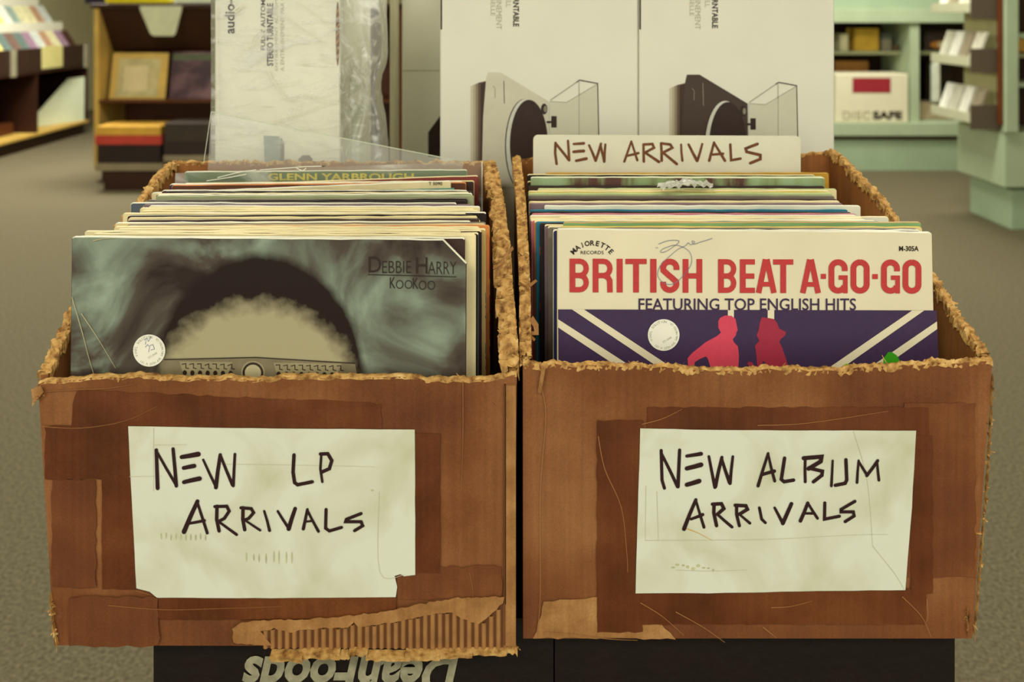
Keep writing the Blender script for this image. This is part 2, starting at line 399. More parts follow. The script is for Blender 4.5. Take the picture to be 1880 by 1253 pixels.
def torn_rim(name, path, parent, wd=.0045, rag=.0016, dens=1.0, seed=3, shred=1.0, jag=1.0, drop=.006, big=1.0, li=.0055, lo=.02, zl=-.003):
    rnd = random.Random(seed); mb = MB()
    pts = [];
    for a, b in zip(path, path[1:]):
        k = max(1, int((b-a).length/.0016))
        for j in range(k): pts.append(a.lerp(b, j/k))
    pts.append(path[-1])
    rings = []
    for i, p in enumerate(pts):
        t = (pts[min(i+1, len(pts)-1)]-pts[max(0, i-1)]); t.z = 0
        if t.length < 1e-9: t = Vector((1, 0, 0))
        t.normalize(); nrm = Vector((t.y, -t.x, 0)); ring = []
        s = 1+.45*jag*nz((i*.13, 0, seed), 1, seed)
        for k in range(7):
            a = math.pi*k/6; rr = wd/2*s*(1+.5*jag*rnd.uniform(-1, 1))
            ring.append(p+nrm*max(-li, min(lo, math.cos(a)*rr*1.1))+Vector((0, 0, math.sin(a)*rr*.75-rr*.1+rag*rnd.uniform(-.6, .6)))+(Vector((0, 0, -drop*(1-jag*rnd.uniform(0, .7)))) if k in (0, 6) else Vector()))
        rings.append([len(mb.v)+q for q in range(7)]); mb.v += ring
    for r0, r1 in zip(rings, rings[1:]):
        for k in range(6): mb.f.append((r0[k], r0[k+1], r1[k+1], r1[k])); mb.m.append(0)
    # loose shreds and curls
    tot = sum((b-a).length for a, b in zip(path, path[1:])); ns = int(tot/.0022*shred*dens)
    for q in range(ns):
        ip = rnd.randrange(1, len(pts)-1) if len(pts) > 3 else 0; p = pts[ip]; tt = pts[min(ip+1, len(pts)-1)]-pts[max(0, ip-1)]; tt.z = 0; tt.normalize(); on = Vector((tt.y, -tt.x, 0)); ln = rnd.uniform(.0015, .0055)*big*(1.8 if rnd.random() < .04 else 1); ww = rnd.uniform(.0008, .0024)*big
        a = rnd.uniform(0, 2*math.pi); d = Vector((math.cos(a), math.sin(a)*.8, rnd.uniform(-.9, .45))).normalized()
        u = Vector((rnd.uniform(-1, 1), rnd.uniform(-1, 1), rnd.uniform(-1, 1))).cross(d).normalized(); cv = d.cross(u)*rnd.uniform(-1.3, 1.3)
        base = p+Vector((rnd.uniform(-1, 1)*wd*.45, rnd.uniform(-1, 1)*wd*.45, rnd.uniform(zl, .0010)))
        L = []
        for k in range(4):
            t = k/3; c = base+d*ln*t+cv*ln*t*t*.6
            L += [c-u*ww/2*(1-.5*t), c+u*ww/2*(1-.5*t)]
        for q_ in range(len(L)):
            dd = (L[q_]-p).dot(on); L[q_] = L[q_]+on*(max(-li, min(lo, dd))-dd)
        mb.add(L, [(0, 1, 3, 2), (2, 3, 5, 4), (4, 5, 7, 6)], 0)
    return mb.build(name, M_torn, parent)

def record_box(label, plan_top, plan_bot, zb, profs, th=.0055, seed=1):
    """plan: [front-left, front-right, rear-right, rear-left] (x, y)"""
    cx = sum(p[0] for p in plan_bot)/4; cy = sum(p[1] for p in plan_bot)/4
    root = thing('record_box', label, 'cardboard box', (cx, cy, zb))
    names = ['front_panel', 'right_panel', 'rear_panel', 'left_panel']; rims = []
    for i in range(4):
        j = (i+1) % 4
        A, B, A2, B2 = plan_bot[i], plan_bot[j], plan_top[i], plan_top[j]
        d = Vector((B[0]-A[0], B[1]-A[1], 0)).normalized(); inward = Vector((-d.y, d.x, 0))
        sh = th if i % 2 else 0       # side panels butt against front and rear ones
        if i % 2:
            A, B, A2, B2 = [(p[0]+d.x*s, p[1]+d.y*s) for p, s in ((A, th), (B, -th), (A2, th), (B2, -th))]
        rim, _ = wall(names[i], A, B, A2, B2, profs[i], th, inward, M_card, M_card_in, root, zb, seed=seed+i, rag=.0022 if i == 0 else .003, bulge=.0004 if i == 0 else .0009)
        rims.append(rim)
    mb = MB()
    q = [Vector((p[0]*.985+cx*.015, p[1]*.985+cy*.015, zb+.0005)) for p in plan_bot]; q2 = [v+Vector((0, 0, .003)) for v in q]
    mb.add(q+q2, [(3, 2, 1, 0), (4, 5, 6, 7)]+[(i, (i+1) % 4, 4+(i+1) % 4, 4+i) for i in range(4)])
    mb.build('bottom_panel', M_card_in, root)
    return root, rims
def X_(px, d): return (px-CX)*d/1880
zh = lambda h: H-h
# left box
dF, dR = .80, 1.20
tL = [(X_(68, dF), dF*K), (X_(949, dF), dF*K), (X_(905, dR), dR*K), (X_(318, dR), dR*K)]
bL = [(X_(97, dF), dF*K+.002), (X_(944, dF), dF*K+.001), (X_(903, dR), dR*K), (X_(322, dR), dR*K)]
frontL = lambda t: H-(interp([(0, 706), (.08, 697), (.2, 693), (.45, 697), (.6, 694), (.75, 694), (.88, 700), (.93, 698), (1, 688)], t)-HY)*dF/1880
rightL = lambda t: H-interp([(0, .284), (.12, .248), (.25, .2154), (.5, .1915), (.8, .181), (1, .1785)], t)
rearL = lambda t: H-.1775
leftL = lambda t: H-interp([(0, .1775), (.12, .181), (.29, .193), (.62, .224), (.84, .257), (.93, .272), (1, .288)], t)
boxL, rimL = record_box('worn brown cardboard record box, left one, with NEW LP ARRIVALS sign', tL, bL, ZS+.0005, [frontL, rightL, rearL, leftL], seed=11)
# right box
dG = .81
tR = [(X_(960, dG), dG*K), (X_(1822, dG), dG*K), (X_(1528, dR), dR*K), (X_(944, dR), dR*K)]
bR = [(X_(960.5, dG), dG*K+.001), (X_(1786, dG), dG*K+.001), (X_(1526, dR), dR*K), (X_(946, dR), dR*K)]
frontR = lambda t: H-(interp([(0, 668), (.05, 672), (.2, 672), (.4, 680), (.52, 679), (.6, 682), (.75, 676), (.9, 668), (1, 662)], t)-HY)*dG/1880
rightR = lambda t: H-interp([(0, .275), (.14, .2577), (.25, .2412), (.49, .2021), (.66, .1848), (.9, .168), (1, .1646)], t)
rearR = lambda t: H-interp([(0, .1646), (.1, .169), (1, .1736)], t)
leftR = lambda t: H-interp([(0, .1736), (.25, .178), (.5, .19), (.75, .217), (.9, .255), (1, .278)], t)
boxR, rimR = record_box('worn brown cardboard record box, right one, with NEW ALBUM ARRIVALS sign', tR, bR, ZS+.0005, [frontR, rightR, rearR, leftR], seed=31)
torn_rim('torn_front_rim', rimL[0], boxL, wd=.0055, zl=.0012, dens=.12, seed=1, drop=.0012, rag=.0003, jag=.25)
torn_rim('torn_right_rim', rimL[1], boxL, lo=.0052, li=.011, wd=.0135, dens=4.5, seed=2, drop=.008, big=1.5, jag=1.3)
torn_rim('torn_rear_rim', rimL[2], boxL, wd=.005, dens=.3, seed=3, drop=.003)
torn_rim('torn_left_rim', rimL[3], boxL, wd=.0085, dens=1.2, seed=4, drop=.01)
torn_rim('torn_front_rim', rimR[0], boxR, wd=.0055, zl=-.0005, dens=.8, seed=5, drop=.003, jag=.6)
torn_rim('torn_right_rim', rimR[1], boxR, wd=.007, dens=1.6, seed=6, drop=.009, big=1.2)
torn_rim('torn_rear_rim', rimR[2], boxR, wd=.005, dens=.3, seed=7, drop=.003)
torn_rim('torn_left_rim', rimR[3], boxR, lo=.0052, li=.0046, wd=.0125, dens=5, seed=8, drop=.010, big=1.8, jag=1.3)

# surface of the front panels: follows the bulging wall a little in front
PL = Plane(.80); PR = Plane(.81)
FO = .0013
def patch(name, P, pts, mt, parent, off=FO, rag=1.5, seed=0, label=None, thick=.0003, step=14):
    rnd = random.Random(seed); out = []
    n = len(pts)
    for i in range(n):
        (xa, ya), (xb, yb) = pts[i], pts[(i+1) % n]; k = max(1, int(math.hypot(xb-xa, yb-ya)/step))
        for j in range(k):
            t = j/k; out.append((xa+(xb-xa)*t+rnd.uniform(-rag, rag), ya+(yb-ya)*t+rnd.uniform(-rag, rag)))
    mb = MB(); poly(mb, P, out, off)
    n = len(out); mb.add([P(x, y, off-thick) for x, y in out]+[P(x, y, off) for x, y in out], [(i, (i+1) % n, n+(i+1) % n, n+i) for i in range(n)])
    return mb.build(name, mt, parent, label=label)
def rect(x0, y0, x1, y1): return [(x0, y0), (x1, y0), (x1, y1), (x0, y1)]
# tape and wear on the left box front
patch('packing_tape', PL, [(84, 782), (236, 776), (700, 742), (700, 786), (240, 786), (240, 880), (84, 880)], M_tape, boxL, FO-.0004, 2, 1)
patch('packing_tape', PL, [(140, 716), (690, 740), (692, 786), (130, 786)], M_tape, boxL, FO-.0006, 2, 2)
patch('packing_tape', PL, rect(188, 790, 255, 1080), M_tape, boxL, FO-.0002, 1, 3)
patch('packing_tape', PL, rect(760, 796, 808, 1052), M_tape, boxL, FO-.0002, 1, 4)
patch('packing_tape', PL, rect(292, 1085, 728, 1136), M_tape, boxL, FO-.0002, 1, 5)
patch('packing_tape', PL, rect(96, 880, 176, 1078), M_tape2, boxL, FO-.0006, 2, 6)
patch('packing_tape', PL, rect(728, 1040, 922, 1100), M_tape2, boxL, FO-.0006, 3, 7)
patch('packing_tape', PL, rect(128, 1096, 292, 1186), M_tape2, boxL, FO-.0006, 3, 8)
# right box
patch('packing_tape', PR, rect(1096, 772, 1180, 1160), M_tape, boxR, FO-.0004, 1.5, 9)
patch('packing_tape', PR, rect(1188, 748, 1706, 800), M_tape, boxR, FO-.0006, 1.5, 10)
patch('packing_tape', PR, rect(1660, 740, 1790, 1060), M_tape2, boxR, FO-.0008, 2, 11)
patch('packing_tape', PR, rect(1672, 800, 1712, 1090), M_tape, boxR, FO-.0004, 1.5, 12)
patch('packing_tape', PR, rect(1120, 1080, 1700, 1146), M_tape, boxR, FO-.0006, 1.5, 13)
def creases(P, data, mt, parent, off=FO+.0001, wd=1.6, name='tape_crease'):
    for pts in data:
        mb = MB(); ribbon(mb, P, spline(pts, 5), wd, off, 0, rnd=False, w1=.7); mb.build(name, mt, parent)
creases(PL, [[(85, 718), (140, 715), (200, 712), (245, 705)], [(80, 782), (150, 785), (230, 772), (290, 745)], [(200, 1110), (300, 1118), (400, 1116), (520, 1112)],
             [(850, 700), (850, 800), (847, 900)], [(862, 1050), (868, 1080), (868, 1110)], [(905, 735), (915, 745), (920, 755)], [(250, 1083), (290, 1095)]], M_crease2, boxL)
creases(PR, [[(1098, 800), (1110, 860), (1140, 930), (1150, 1010), (1152, 1050)], [(1178, 778), (1215, 768), (1252, 750)], [(1390, 780), (1480, 776), (1630, 754)], [(1000, 1160), (1060, 1165), (1120, 1172), (1170, 1174)],
             [(1175, 1105), (1215, 1130), (1255, 1165)], [(1415, 1114), (1450, 1112), (1490, 1102)], [(1655, 1094), (1690, 1130), (1708, 1168)], [(1700, 1098), (1702, 1130), (1698, 1142)], [(990, 700), (1002, 760), (992, 900), (992, 1090), (986, 1160)],
             [(1240, 1122), (1290, 1150), (1330, 1178)], [(1400, 1150), (1425, 1170)]], M_crease, boxR, wd=1.5)
# clear tape end at the lower left corner of the right box, left side fold
patch('packing_tape', PR, [(1000, 1104), (1120, 1096), (1180, 1112), (1240, 1174), (980, 1172)], M_torn2, boxR, FO-.001, 2, 14)
# corner flap on left box right edge
mb = MB(); mb.box(X_(929, .8), X_(947, .8), .8*K-.0035, .8*K, ZS+.004, H-(705-HY)*.8/1880)
mb.build('corner_flap', M_torn2, boxL)
mb = MB(); mb.box(X_(925.5, .8), X_(927.5, .8), .8*K-.0028, .8*K, ZS+.004, H-(705-HY)*.8/1880); mb.build('score_line', M_groove, boxL)
# exposed flutes at the foot of the left box
topf = [(480, 1156), (505, 1150), (530, 1158), (560, 1152), (600, 1150), (640, 1148), (652, 1140), (660, 1150), (700, 1142), (740, 1136), (780, 1126), (800, 1122), (830, 1120), (850, 1132), (880, 1142), (905, 1120), (924, 1104)]
mb = MB(); x = 484; k = 0
while x < 924:
    yt = interp(topf, x)+random.uniform(-2, 3); wv = 9.2+random.uniform(-.5, .5); yb = 1188
    n = 6
    for i in range(n):
        a0 = math.pi*i/n; a1 = math.pi*(i+1)/n
        xa = x+wv*(1-math.cos(a0))/2; xb = x+wv*(1-math.cos(a1))/2
        mb.add([PL(xa, yt, .0006+.0022*math.sin(a0)), PL(xb, yt, .0006+.0022*math.sin(a1)), PL(xb, yb, .0006+.0022*math.sin(a1)), PL(xa, yb, .0006+.0022*math.sin(a0))], [(0, 3, 2, 1)], 0)
    x += wv+4.2
mb.build('exposed_flutes', M_flute, boxL)
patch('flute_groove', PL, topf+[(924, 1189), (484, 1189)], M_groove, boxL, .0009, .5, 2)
up = [(p[0], p[1]-2) for p in topf]
patch('torn_liner', PL, [(428, 1150), (440, 1140), (480, 1136), (540, 1134), (620, 1130), (700, 1120), (760, 1108), (840, 1094), (924, 1092)]+list(reversed(topf))+[(500, 1182), (470, 1180), (430, 1176)], M_torn2, boxL, .0028, 1.6, 5, step=7)
mb = MB()
rnd = random.Random(5); x = 500
while x < 915:
    wv = rnd.uniform(25, 80); y0 = 1188+rnd.uniform(-2, 4)+(x-500)*.004; th = rnd.uniform(7, 14); d0 = rnd.uniform(.003, .010)
    N_ = 8; vs = []
    for i in range(N_+1):
        xx = min(930, x+wv*i/N_)
        vs += [PL(xx, y0+rnd.uniform(-1, 1), .001), PL(xx, y0+rnd.uniform(1, 3), d0), PL(xx, y0+th+rnd.uniform(-2.5, 2.5), d0*.8)]
    fs = []
    for i in range(N_):
        a = i*3; fs += [(a, a+1, a+4, a+3), (a+1, a+2, a+5, a+4)]
    mb.add(vs, fs); x += wv*.9
mb.build('torn_bottom_edge', M_torn, boxL)
torn_rim('torn_bottom_corner', [PL(928, 1180, 0), PL(945, 1186, 0), PL(950, 1192, 0)], boxL, wd=.006, dens=3, seed=71)
torn_rim('torn_left_corner', [PL(70, 712, 0), PL(72, 722, 0), PL(66, 730, 0)], boxL, wd=.007, dens=3, seed=72)
torn_rim('torn_side_edge', [PL(93, 1090, 0), PL(97, 1140, 0), PL(106, 1184, 0)], boxL, wd=.003, dens=1.2, seed=73)
torn_rim('torn_side_edge', [PR(1822, 690, 0), PR(1814, 850, 0), PR(1802, 1000, 0), PR(1788, 1166, 0)], boxR, wd=.003, dens=.5, seed=74)
torn_rim('torn_bottom_corner', [PR(1776, 1120, -.001), PR(1776, 1150, -.001), PR(1778, 1168, -.001)], boxR, wd=.005, dens=2, seed=75)
def strand(name, pts, wd, parent):
    mb = MB(); P3_ = [Vector(p) for p in pts]; n = len(P3_); L = []
    for i, p in enumerate(P3_):
        t = (P3_[min(n-1, i+1)]-P3_[max(0, i-1)]).normalized(); sd = t.cross(Vector((.3, 1, .2))).normalized(); w_ = wd*(1-.5*i/n)
        L += [p-sd*w_/2, p+sd*w_/2, p+Vector((0, .0008, 0))]
    for i in range(n-1):
        a = 3*i; mb.f += [(a, a+1, a+4, a+3), (a+1, a+2, a+5, a+4), (a+2, a, a+3, a+5)]; mb.m += [0]*3
    mb.v = L; return mb.build(name, M_torn2, parent)
strand('torn_strand', [W(942, 455, .9), W(930, 468, .888), W(920, 484, .88), W(905, 493, .872)], .003, boxL)
strand('torn_strand', [W(924, 478, .885), W(916, 492, .88), W(913, 508, .878)], .004, boxL)
strand('torn_strand', [W(975, 585, .845), W(984, 598, .84), W(985, 612, .838), W(974, 612, .838)], .006, boxR)
strand('torn_strand', [W(958, 612, .84), W(974, 618, .836), W(982, 625, .834)], .004, boxR)
strand('torn_strand', [W(940, 607, .84), W(930, 610, .838), W(921, 614, .836)], .0022, boxL)
strand('torn_strand', [W(952, 520, .87), W(968, 528, .862), W(985, 515, .858)], .0035, boxR)
strand('torn_strand', [W(990, 672, .809), W(998, 676, .805), W(994, 700, .805), W(990, 722, .806)], .004, boxR)
# folded-down clear tape tab at the left box corner
patch('tape_tab', PL, [(62, 712), (80, 704), (86, 716), (66, 738)], M_torn2, boxL, .004, .8, 9)

# paper signs
def sheet(name, P, pts, parent, off, seed=0): return patch(name, P, pts, M_paper, parent, off, .35, seed, step=30, thick=.0002)
sL = thing('paper_sign', 'white paper sign reading NEW LP ARRIVALS with torn corners, taped to left box', 'sign', PL(500, 1096, FO+.0004))
signL = sheet('sheet', PL, [(237, 781), (400, 784), (600, 786), (762, 787), (763, 1053), (742, 1056), (736, 1052), (725, 1055), (730, 1075), (727, 1094), (500, 1096), (290, 1095), (276, 1084), (252, 1078)], sL, FO+.0006)
sR = thing('paper_sign', 'white paper sign reading NEW ALBUM ARRIVALS, taped to right box', 'sign', PR(1420, 1086, FO+.0004))
signR = sheet('sheet', PR, [(1175, 785), (1300, 788), (1500, 789), (1680, 789), (1672, 930), (1660, 1081), (1500, 1083), (1300, 1087), (1166, 1087)], sR, FO+.0006, 3)
SO = FO+.0010
strokes('handwriting', PL, [
 ([(232, 215), (240, 450)], 24), ([(232, 220), (355, 432)], 18), ([(335, 208), (355, 435)], 22),
 ([(388, 258), (490, 240)], 30), ([(400, 325), (465, 312)], 26), ([(402, 412), (498, 390)], 28),
 ([(520, 275), (598, 440)], 18), ([(625, 245), (598, 445)], 24), ([(625, 245), (700, 430)], 20), ([(715, 240), (705, 435)], 18),
 ([(1078, 245), (1072, 350), (1082, 415), (1100, 428), (1190, 410)], 22),
 ([(1245, 255), (1240, 330), (1252, 410)], 16), ([(1240, 240), (1285, 238), (1310, 280), (1295, 330), (1250, 350)], 22),
 ([(485, 530), (402, 718)], 28), ([(485, 540), (545, 725)], 18), ([(440, 665), (528, 648)], 18),
 ([(605, 560), (603, 640), (618, 712)], 22), ([(592, 562), (665, 560), (680, 590), (650, 635), (612, 655)], 20), ([(615, 655), (725, 735)], 18),
 ([(765, 570), (763, 640), (775, 705)], 22), ([(752, 570), (815, 575), (830, 600), (800, 635), (775, 645)], 20), ([(775, 645), (870, 708)], 15),
 ([(895, 590), (928, 710)], 18), ([(978, 590), (1045, 695)], 18), ([(1085, 575), (1045, 700)], 26),
 ([(1160, 580), (1135, 700)], 20), ([(1160, 585), (1228, 715)], 18), ([(1150, 655), (1195, 650)], 14),
 ([(1275, 580), (1272, 695), (1295, 712), (1370, 690)], 20), ([(1490, 605), (1400, 640), (1395, 655), (1490, 655), (1500, 680), (1450, 710)], 20)],
 220, 760, 3.357, M_ink, signL, SO)
strokes('handwriting', PR, [
 ([(245, 218), (250, 400), (265, 450)], 20), ([(248, 240), (345, 440)], 20), ([(358, 215), (348, 440)], 22),
 ([(402, 252), (490, 238)], 24), ([(402, 328), (490, 305)], 28), ([(402, 428), (478, 405)], 28),
 ([(538, 255), (575, 445)], 20), ([(618, 260), (578, 440)], 22), ([(615, 265), (665, 415)], 22), ([(685, 255), (668, 420)], 20),
 ([(902, 235), (840, 435)], 20), ([(902, 240), (942, 405)], 18), ([(862, 368), (940, 345)], 22),
 ([(1003, 265), (983, 395), (1000, 410), (1058, 400)], 22),
 ([(1130, 265), (1130, 410)], 18), ([(1120, 265), (1230, 256), (1225, 285), (1150, 330)], 26), ([(1150, 325), (1235, 345), (1232, 370), (1180, 410)], 22),
 ([(1298, 280), (1290, 435)], 17), ([(1380, 275), (1385, 400), (1375, 420), (1315, 432)], 22),
 ([(1458, 280), (1448, 415)], 17), ([(1458, 285), (1510, 370)], 18), ([(1575, 280), (1508, 372)], 20), ([(1570, 285), (1582, 400)], 17),
 ([(458, 520), (385, 700)], 24), ([(458, 525), (508, 690)], 18), ([(428, 640), (500, 612)], 20),
 ([(570, 550), (568, 600), (585, 680)], 22), ([(560, 548), (615, 545), (630, 575), (590, 610)], 22), ([(590, 610), (680, 688)], 18),
 ([(708, 560), (708, 610), (725, 680)], 20), ([(700, 555), (765, 558), (775, 580), (725, 610)], 22), ([(725, 610), (790, 665)], 17),
 ([(848, 570), (862, 640), (885, 662)], 18), ([(942, 570), (992, 665)], 20), ([(1045, 545), (992, 665)], 24),
 ([(1145, 540), (1100, 650)], 22), ([(1145, 540), (1205, 635)], 18), ([(1128, 605), (1175, 605)], 16),
 ([(1250, 540), (1248, 640), (1340, 622)], 20), ([(1435, 530), (1350, 580), (1350, 595), (1425, 595), (1430, 620), (1375, 655)], 20)],
 1140, 760, 3.357, M_ink, signR, SO)
creases(PR, [[(1259, 968), (1280, 976), (1305, 989)]], M_tan, signR, SO-.0001, 2.2, 'tan_scratch')
creases(PR, [[(1184, 990), (1400, 988), (1560, 980), (1628, 979)], [(1565, 790), (1590, 880), (1600, 1000)], [(1205, 900), (1208, 990)], [(1600, 1000), (1640, 1050), (1658, 1080)], [(1185, 890), (1184, 990)], [(1240, 1044), (1300, 1046), (1370, 1044)]], M_fold, signR, SO-.0001, 1.3, 'paper_fold')
creases(PL, [[(285, 815), (313, 815), (345, 814)], [(400, 850), (560, 852), (690, 855)], [(284, 784), (284, 900)], [(697, 900), (698, 1048), (745, 1052)], [(240, 873), (300, 872)]], M_fold, signL, SO-.0001, 1.2, 'paper_fold')
def smudges(P, rects, parent):
    mb = MB()
    for (x, y, ww, hh) in rects: poly(mb, P, circ(x, y, ww, hh, n=14), SO-.0002)
    mb.build('smudge', M_smudge, parent)
rs = random.Random(3)
smudges(PL, [(455+i*12+rs.uniform(-2, 2), 1020+rs.uniform(-3, 3), 1.6, rs.uniform(6, 14)) for i in range(8)]+[(298+i*9, 983+rs.uniform(-2, 2), 1.6, 6) for i in range(10)]+[(684, 898, 3, 2)], signL)
smudges(PR, [(1235+i*9+rs.uniform(-2, 2), 1036+rs.uniform(-4, 4)+i*.6, rs.uniform(2, 4), rs.uniform(1.5, 3)) for i in range(9)], signR)

# ------------------------------------------------------------------ records
COLS = dict(cream=(232, 218, 168), white=(228, 226, 204), ivory=(224, 206, 150), tan=(190, 160, 100), black=(36, 26, 22), dark=(62, 42, 34),
            brown=(92, 54, 36), grey=(120, 112, 96), sage=(158, 164, 124), green=(128, 168, 112), blue=(36, 112, 136), navy=(44, 48, 88),
            teal=(104, 160, 138), red=(168, 56, 44), maroon=(140, 62, 56), orange=(204, 130, 68), pink=(188, 112, 122), ochre=(196, 150, 48),
            yellow=(216, 190, 96), olive=(120, 116, 60), mauve=(126, 104, 110), slate=(84, 92, 100), lime=(186, 200, 140))
def cm(c): return mat('sleeve_'+c, COLS[c], .55, .14, 24, .15, 60)
def sleeve_mesh(x0, x1, z0, z1, y, th, roll, lean, rad=.002, cut=0.0, seed=0):
    """outline in x,z; front at y (at the top edge), thickness th"""
    rnd = random.Random(seed); pts = []
    def arc(cx, cz, a0, r):
        for i in range(4):
            a = math.radians(a0-90*i/3); pts.append((cx+r*math.cos(a), cz+r*math.sin(a)))
    pts += [(x0, z0), (x0, z1-.05)]
    arc(x0+rad, z1-rad, 180, rad)
    n = 22
    for i in range(1, n): pts.append((x0+rad+(x1-cut-x0-2*rad)*i/n, z1+rnd.uniform(-1, 1)*.00035))
    if cut: pts += [(x1-cut, z1), (x1, z1-cut)]
    else: arc(x1-rad, z1-rad, 90, rad)
    pts += [(x1, z1-.05), (x1, z0)]
    cx = (x0+x1)/2; rr = math.radians(roll); out = []
    for x, z in pts:
        out.append((cx+(x-cx)*math.cos(rr)-(z-z0)*math.sin(rr)*.3, z0+(z-z0)+(x-cx)*math.sin(rr)*(1 if z > z0+.02 else 0)))
    n = len(out); vs = []
    ctr = (cx, (z0+z1)/2); c = .0005
    for lay, (dy, ins) in enumerate(((0, c), (c, 0), (th-c, 0), (th, c))):
        for x, z in out:
            xx = x+(c if x < cx else -c)*(ins/c); zz = z-ins if z > ctr[1] else z
            vs.append(Vector((xx, y+dy+lean*(z-z1), zz)))
    fs = [tuple(range(n))[::-1] if False else tuple(range(n)), tuple(range(3*n, 4*n))[::-1]]; mi = [0, 0]
    for l in range(3):
        for i in range(n):
            j = (i+1) % n; fs.append((l*n+i, (l+1)*n+i, (l+1)*n+j, l*n+j))
            side = abs(out[i][0]-out[j][0]) < .4*abs(out[i][1]-out[j][1])
            mi.append(2 if side else 1)
    return vs, fs, mi
def sleeve(name, d, xl, ytop, th, face, edge, side, label, group, zb, roll=0, lean=.02, wd=.3145, xr=None, cut=0, seed=0, root=None, xmin=None, xmax=None):
    y = d*K
    if xl is not None: x0 = X_(xl, d)
    else: x0 = X_(xr, d)-wd
    if xmin is not None: x0 = max(x0, xmin)
    if xmax is not None: x0 = min(x0, xmax-wd)
    z1 = H-(ytop-HY)*d/1880
    vs, fs, mi = sleeve_mesh(x0, x0+wd, zb, z1, y, th, roll, lean, cut=cut, seed=seed)
    mats = [m if not isinstance(m, str) else cm(m) for m in (face, edge, side)]
    if root is not None: return mesh(name, vs, fs, mats, root, mi)
    o = mesh(name, vs, fs, mats, None, mi, loc=(x0+wd/2, y-lean*.31, zb))
    return tag(o, label, 'record', group)
ZB = ZS+.0047
# left box: (ytop, right px, face, edge, side, description)
LEFT = [
 (436, 853, 'dark', 'white', 'dark', 'white-rimmed dark brown'),
 (430, 873, 'cream', 'cream', 'cream', 'wide cream'),
 (427, 878, 'black', 'cream', 'slate', 'slate-spined'),
 (424, 846, 'cream', 'cream', 'cream', 'left-shifted cream'),
 (425, 885, 'black', 'cream', 'black', 'black-spined'),
 (421, 892, 'tan', 'cream', 'STRIPE', 'teal-and-tan striped-spine'),
 (417, 880, 'cream', 'cream', 'cream', 'plain cream'),
 (416, 900, 'orange', 'orange', 'REDY', 'red-and-yellow-spined'),
 (411, 893, 'cream', 'grey', 'grey', 'grey-edged'),
 (408, 865, 'ivory', 'white', 'cream', 'chipped white'),
 (404, 882, 'dark', 'dark', 'cream', 'dark-faced'),
 (399, 877, 'cream', 'ivory', 'cream', 'ivory'),
 (396, 870, 'black', 'black', 'black', 'black-lined'),
 (392, 855, 'cream', 'cream', 'cream', 'short cream'),
 (391, 893, 'black', 'white', 'black', 'black right-shifted'),
 (387, 878, 'ivory', 'cream', 'cream', 'soft ivory'),
 (383, 870, 'cream', 'cream', 'ivory', 'clean cream'),
 (379, 881, 'cream', 'white', 'cream', 'bright cream'),
 (376, 866, 'mauve', 'mauve', 'cream', 'mauve-faced'),
 (373, 838, 'slate', 'white', 'white', 'narrow white'),
 (370, 857, 'black', 'black', 'black', 'black worn-top'),
 (366, 860, 'black', 'grey', 'grey', 'black grey-edged'),
 (360, 870, 'sage', 'sage', 'sage', 'sage green'),
 (357, 868, 'sage', 'white', 'white', 'grey-green white-rimmed'),
 (355, 862, 'brown', 'cream', 'dark', 'brown worn-top'),
 (354, 866, 'black', 'black', 'cream', 'black torn-top'),
 (352, 868, 'black', 'black', 'dark', 'thin black'),
 (350, 858, 'brown', 'white', 'navy', 'navy-cornered'),
]
GL = 'records in the left box'; GR = 'records in the right box'
def stripes(name, cols, scale):
    m = bpy.data.materials.new(name); m.use_nodes = True; N = m.node_tree.nodes; L = m.node_tree.links; b = N['Principled BSDF']; b.inputs['Roughness'].default_value = .5
    tc = N.new('ShaderNodeTexCoord'); mp = N.new('ShaderNodeMapping'); mp.inputs['Scale'].default_value = (0.01, 0.01, scale); L.new(tc.outputs['Object'], mp.inputs[0])
    n = N.new('ShaderNodeTexNoise'); n.inputs['Scale'].default_value = 1; n.inputs['Detail'].default_value = 0; L.new(mp.outputs[0], n.inputs['Vector'])
    cr = N.new('ShaderNodeValToRGB'); cr.color_ramp.interpolation = 'CONSTANT'; L.new(n.outputs['Fac'], cr.inputs[0])
    e = cr.color_ramp.elements; e[0].position = 0; e[0].color = srgb(*cols[0]); e[1].position = .45; e[1].color = srgb(*cols[1])
    for i, c in enumerate(cols[2:]): q = e.new(.52+.06*i); q.color = srgb(*c)
    L.new(cr.outputs[0], b.inputs['Base Color']); return m
SPECIAL = {'STRIPE': stripes('teal_tan_spine', [(84, 120, 112), (196, 168, 100), (60, 100, 120), (190, 160, 92)], 70),
           'REDY': stripes('red_yellow_spine', [(206, 160, 60), (160, 48, 32), (190, 90, 44), (200, 150, 70)], 45),
           'BLKRED': stripes('black_red_spine', [(34, 26, 22), (34, 26, 22), (34, 26, 22), (168, 40, 34)], 60),
           'FOREST': None}
def foliage(name, cols, sc=(40, 40, 6)):
    m = bpy.data.materials.new(name); m.use_nodes = True; N = m.node_tree.nodes; L = m.node_tree.links; b = N['Principled BSDF']; b.inputs['Roughness'].default_value = .5
    tc = N.new('ShaderNodeTexCoord'); mp = N.new('ShaderNodeMapping'); mp.inputs['Scale'].default_value = sc; L.new(tc.outputs['Object'], mp.inputs[0])
    n = N.new('ShaderNodeTexNoise'); n.inputs['Scale'].default_value = 1; n.inputs['Detail'].default_value = 4; L.new(mp.outputs[0], n.inputs['Vector'])
    cr = N.new('ShaderNodeValToRGB'); L.new(n.outputs['Fac'], cr.inputs[0]); e = cr.color_ramp.elements
    e[0].position = .38; e[0].color = srgb(*cols[0]); e[1].position = .62; e[1].color = srgb(*cols[2]); q = e.new(.48); q.color = srgb(*cols[1])
    L.new(cr.outputs[0], b.inputs['Base Color']); return m
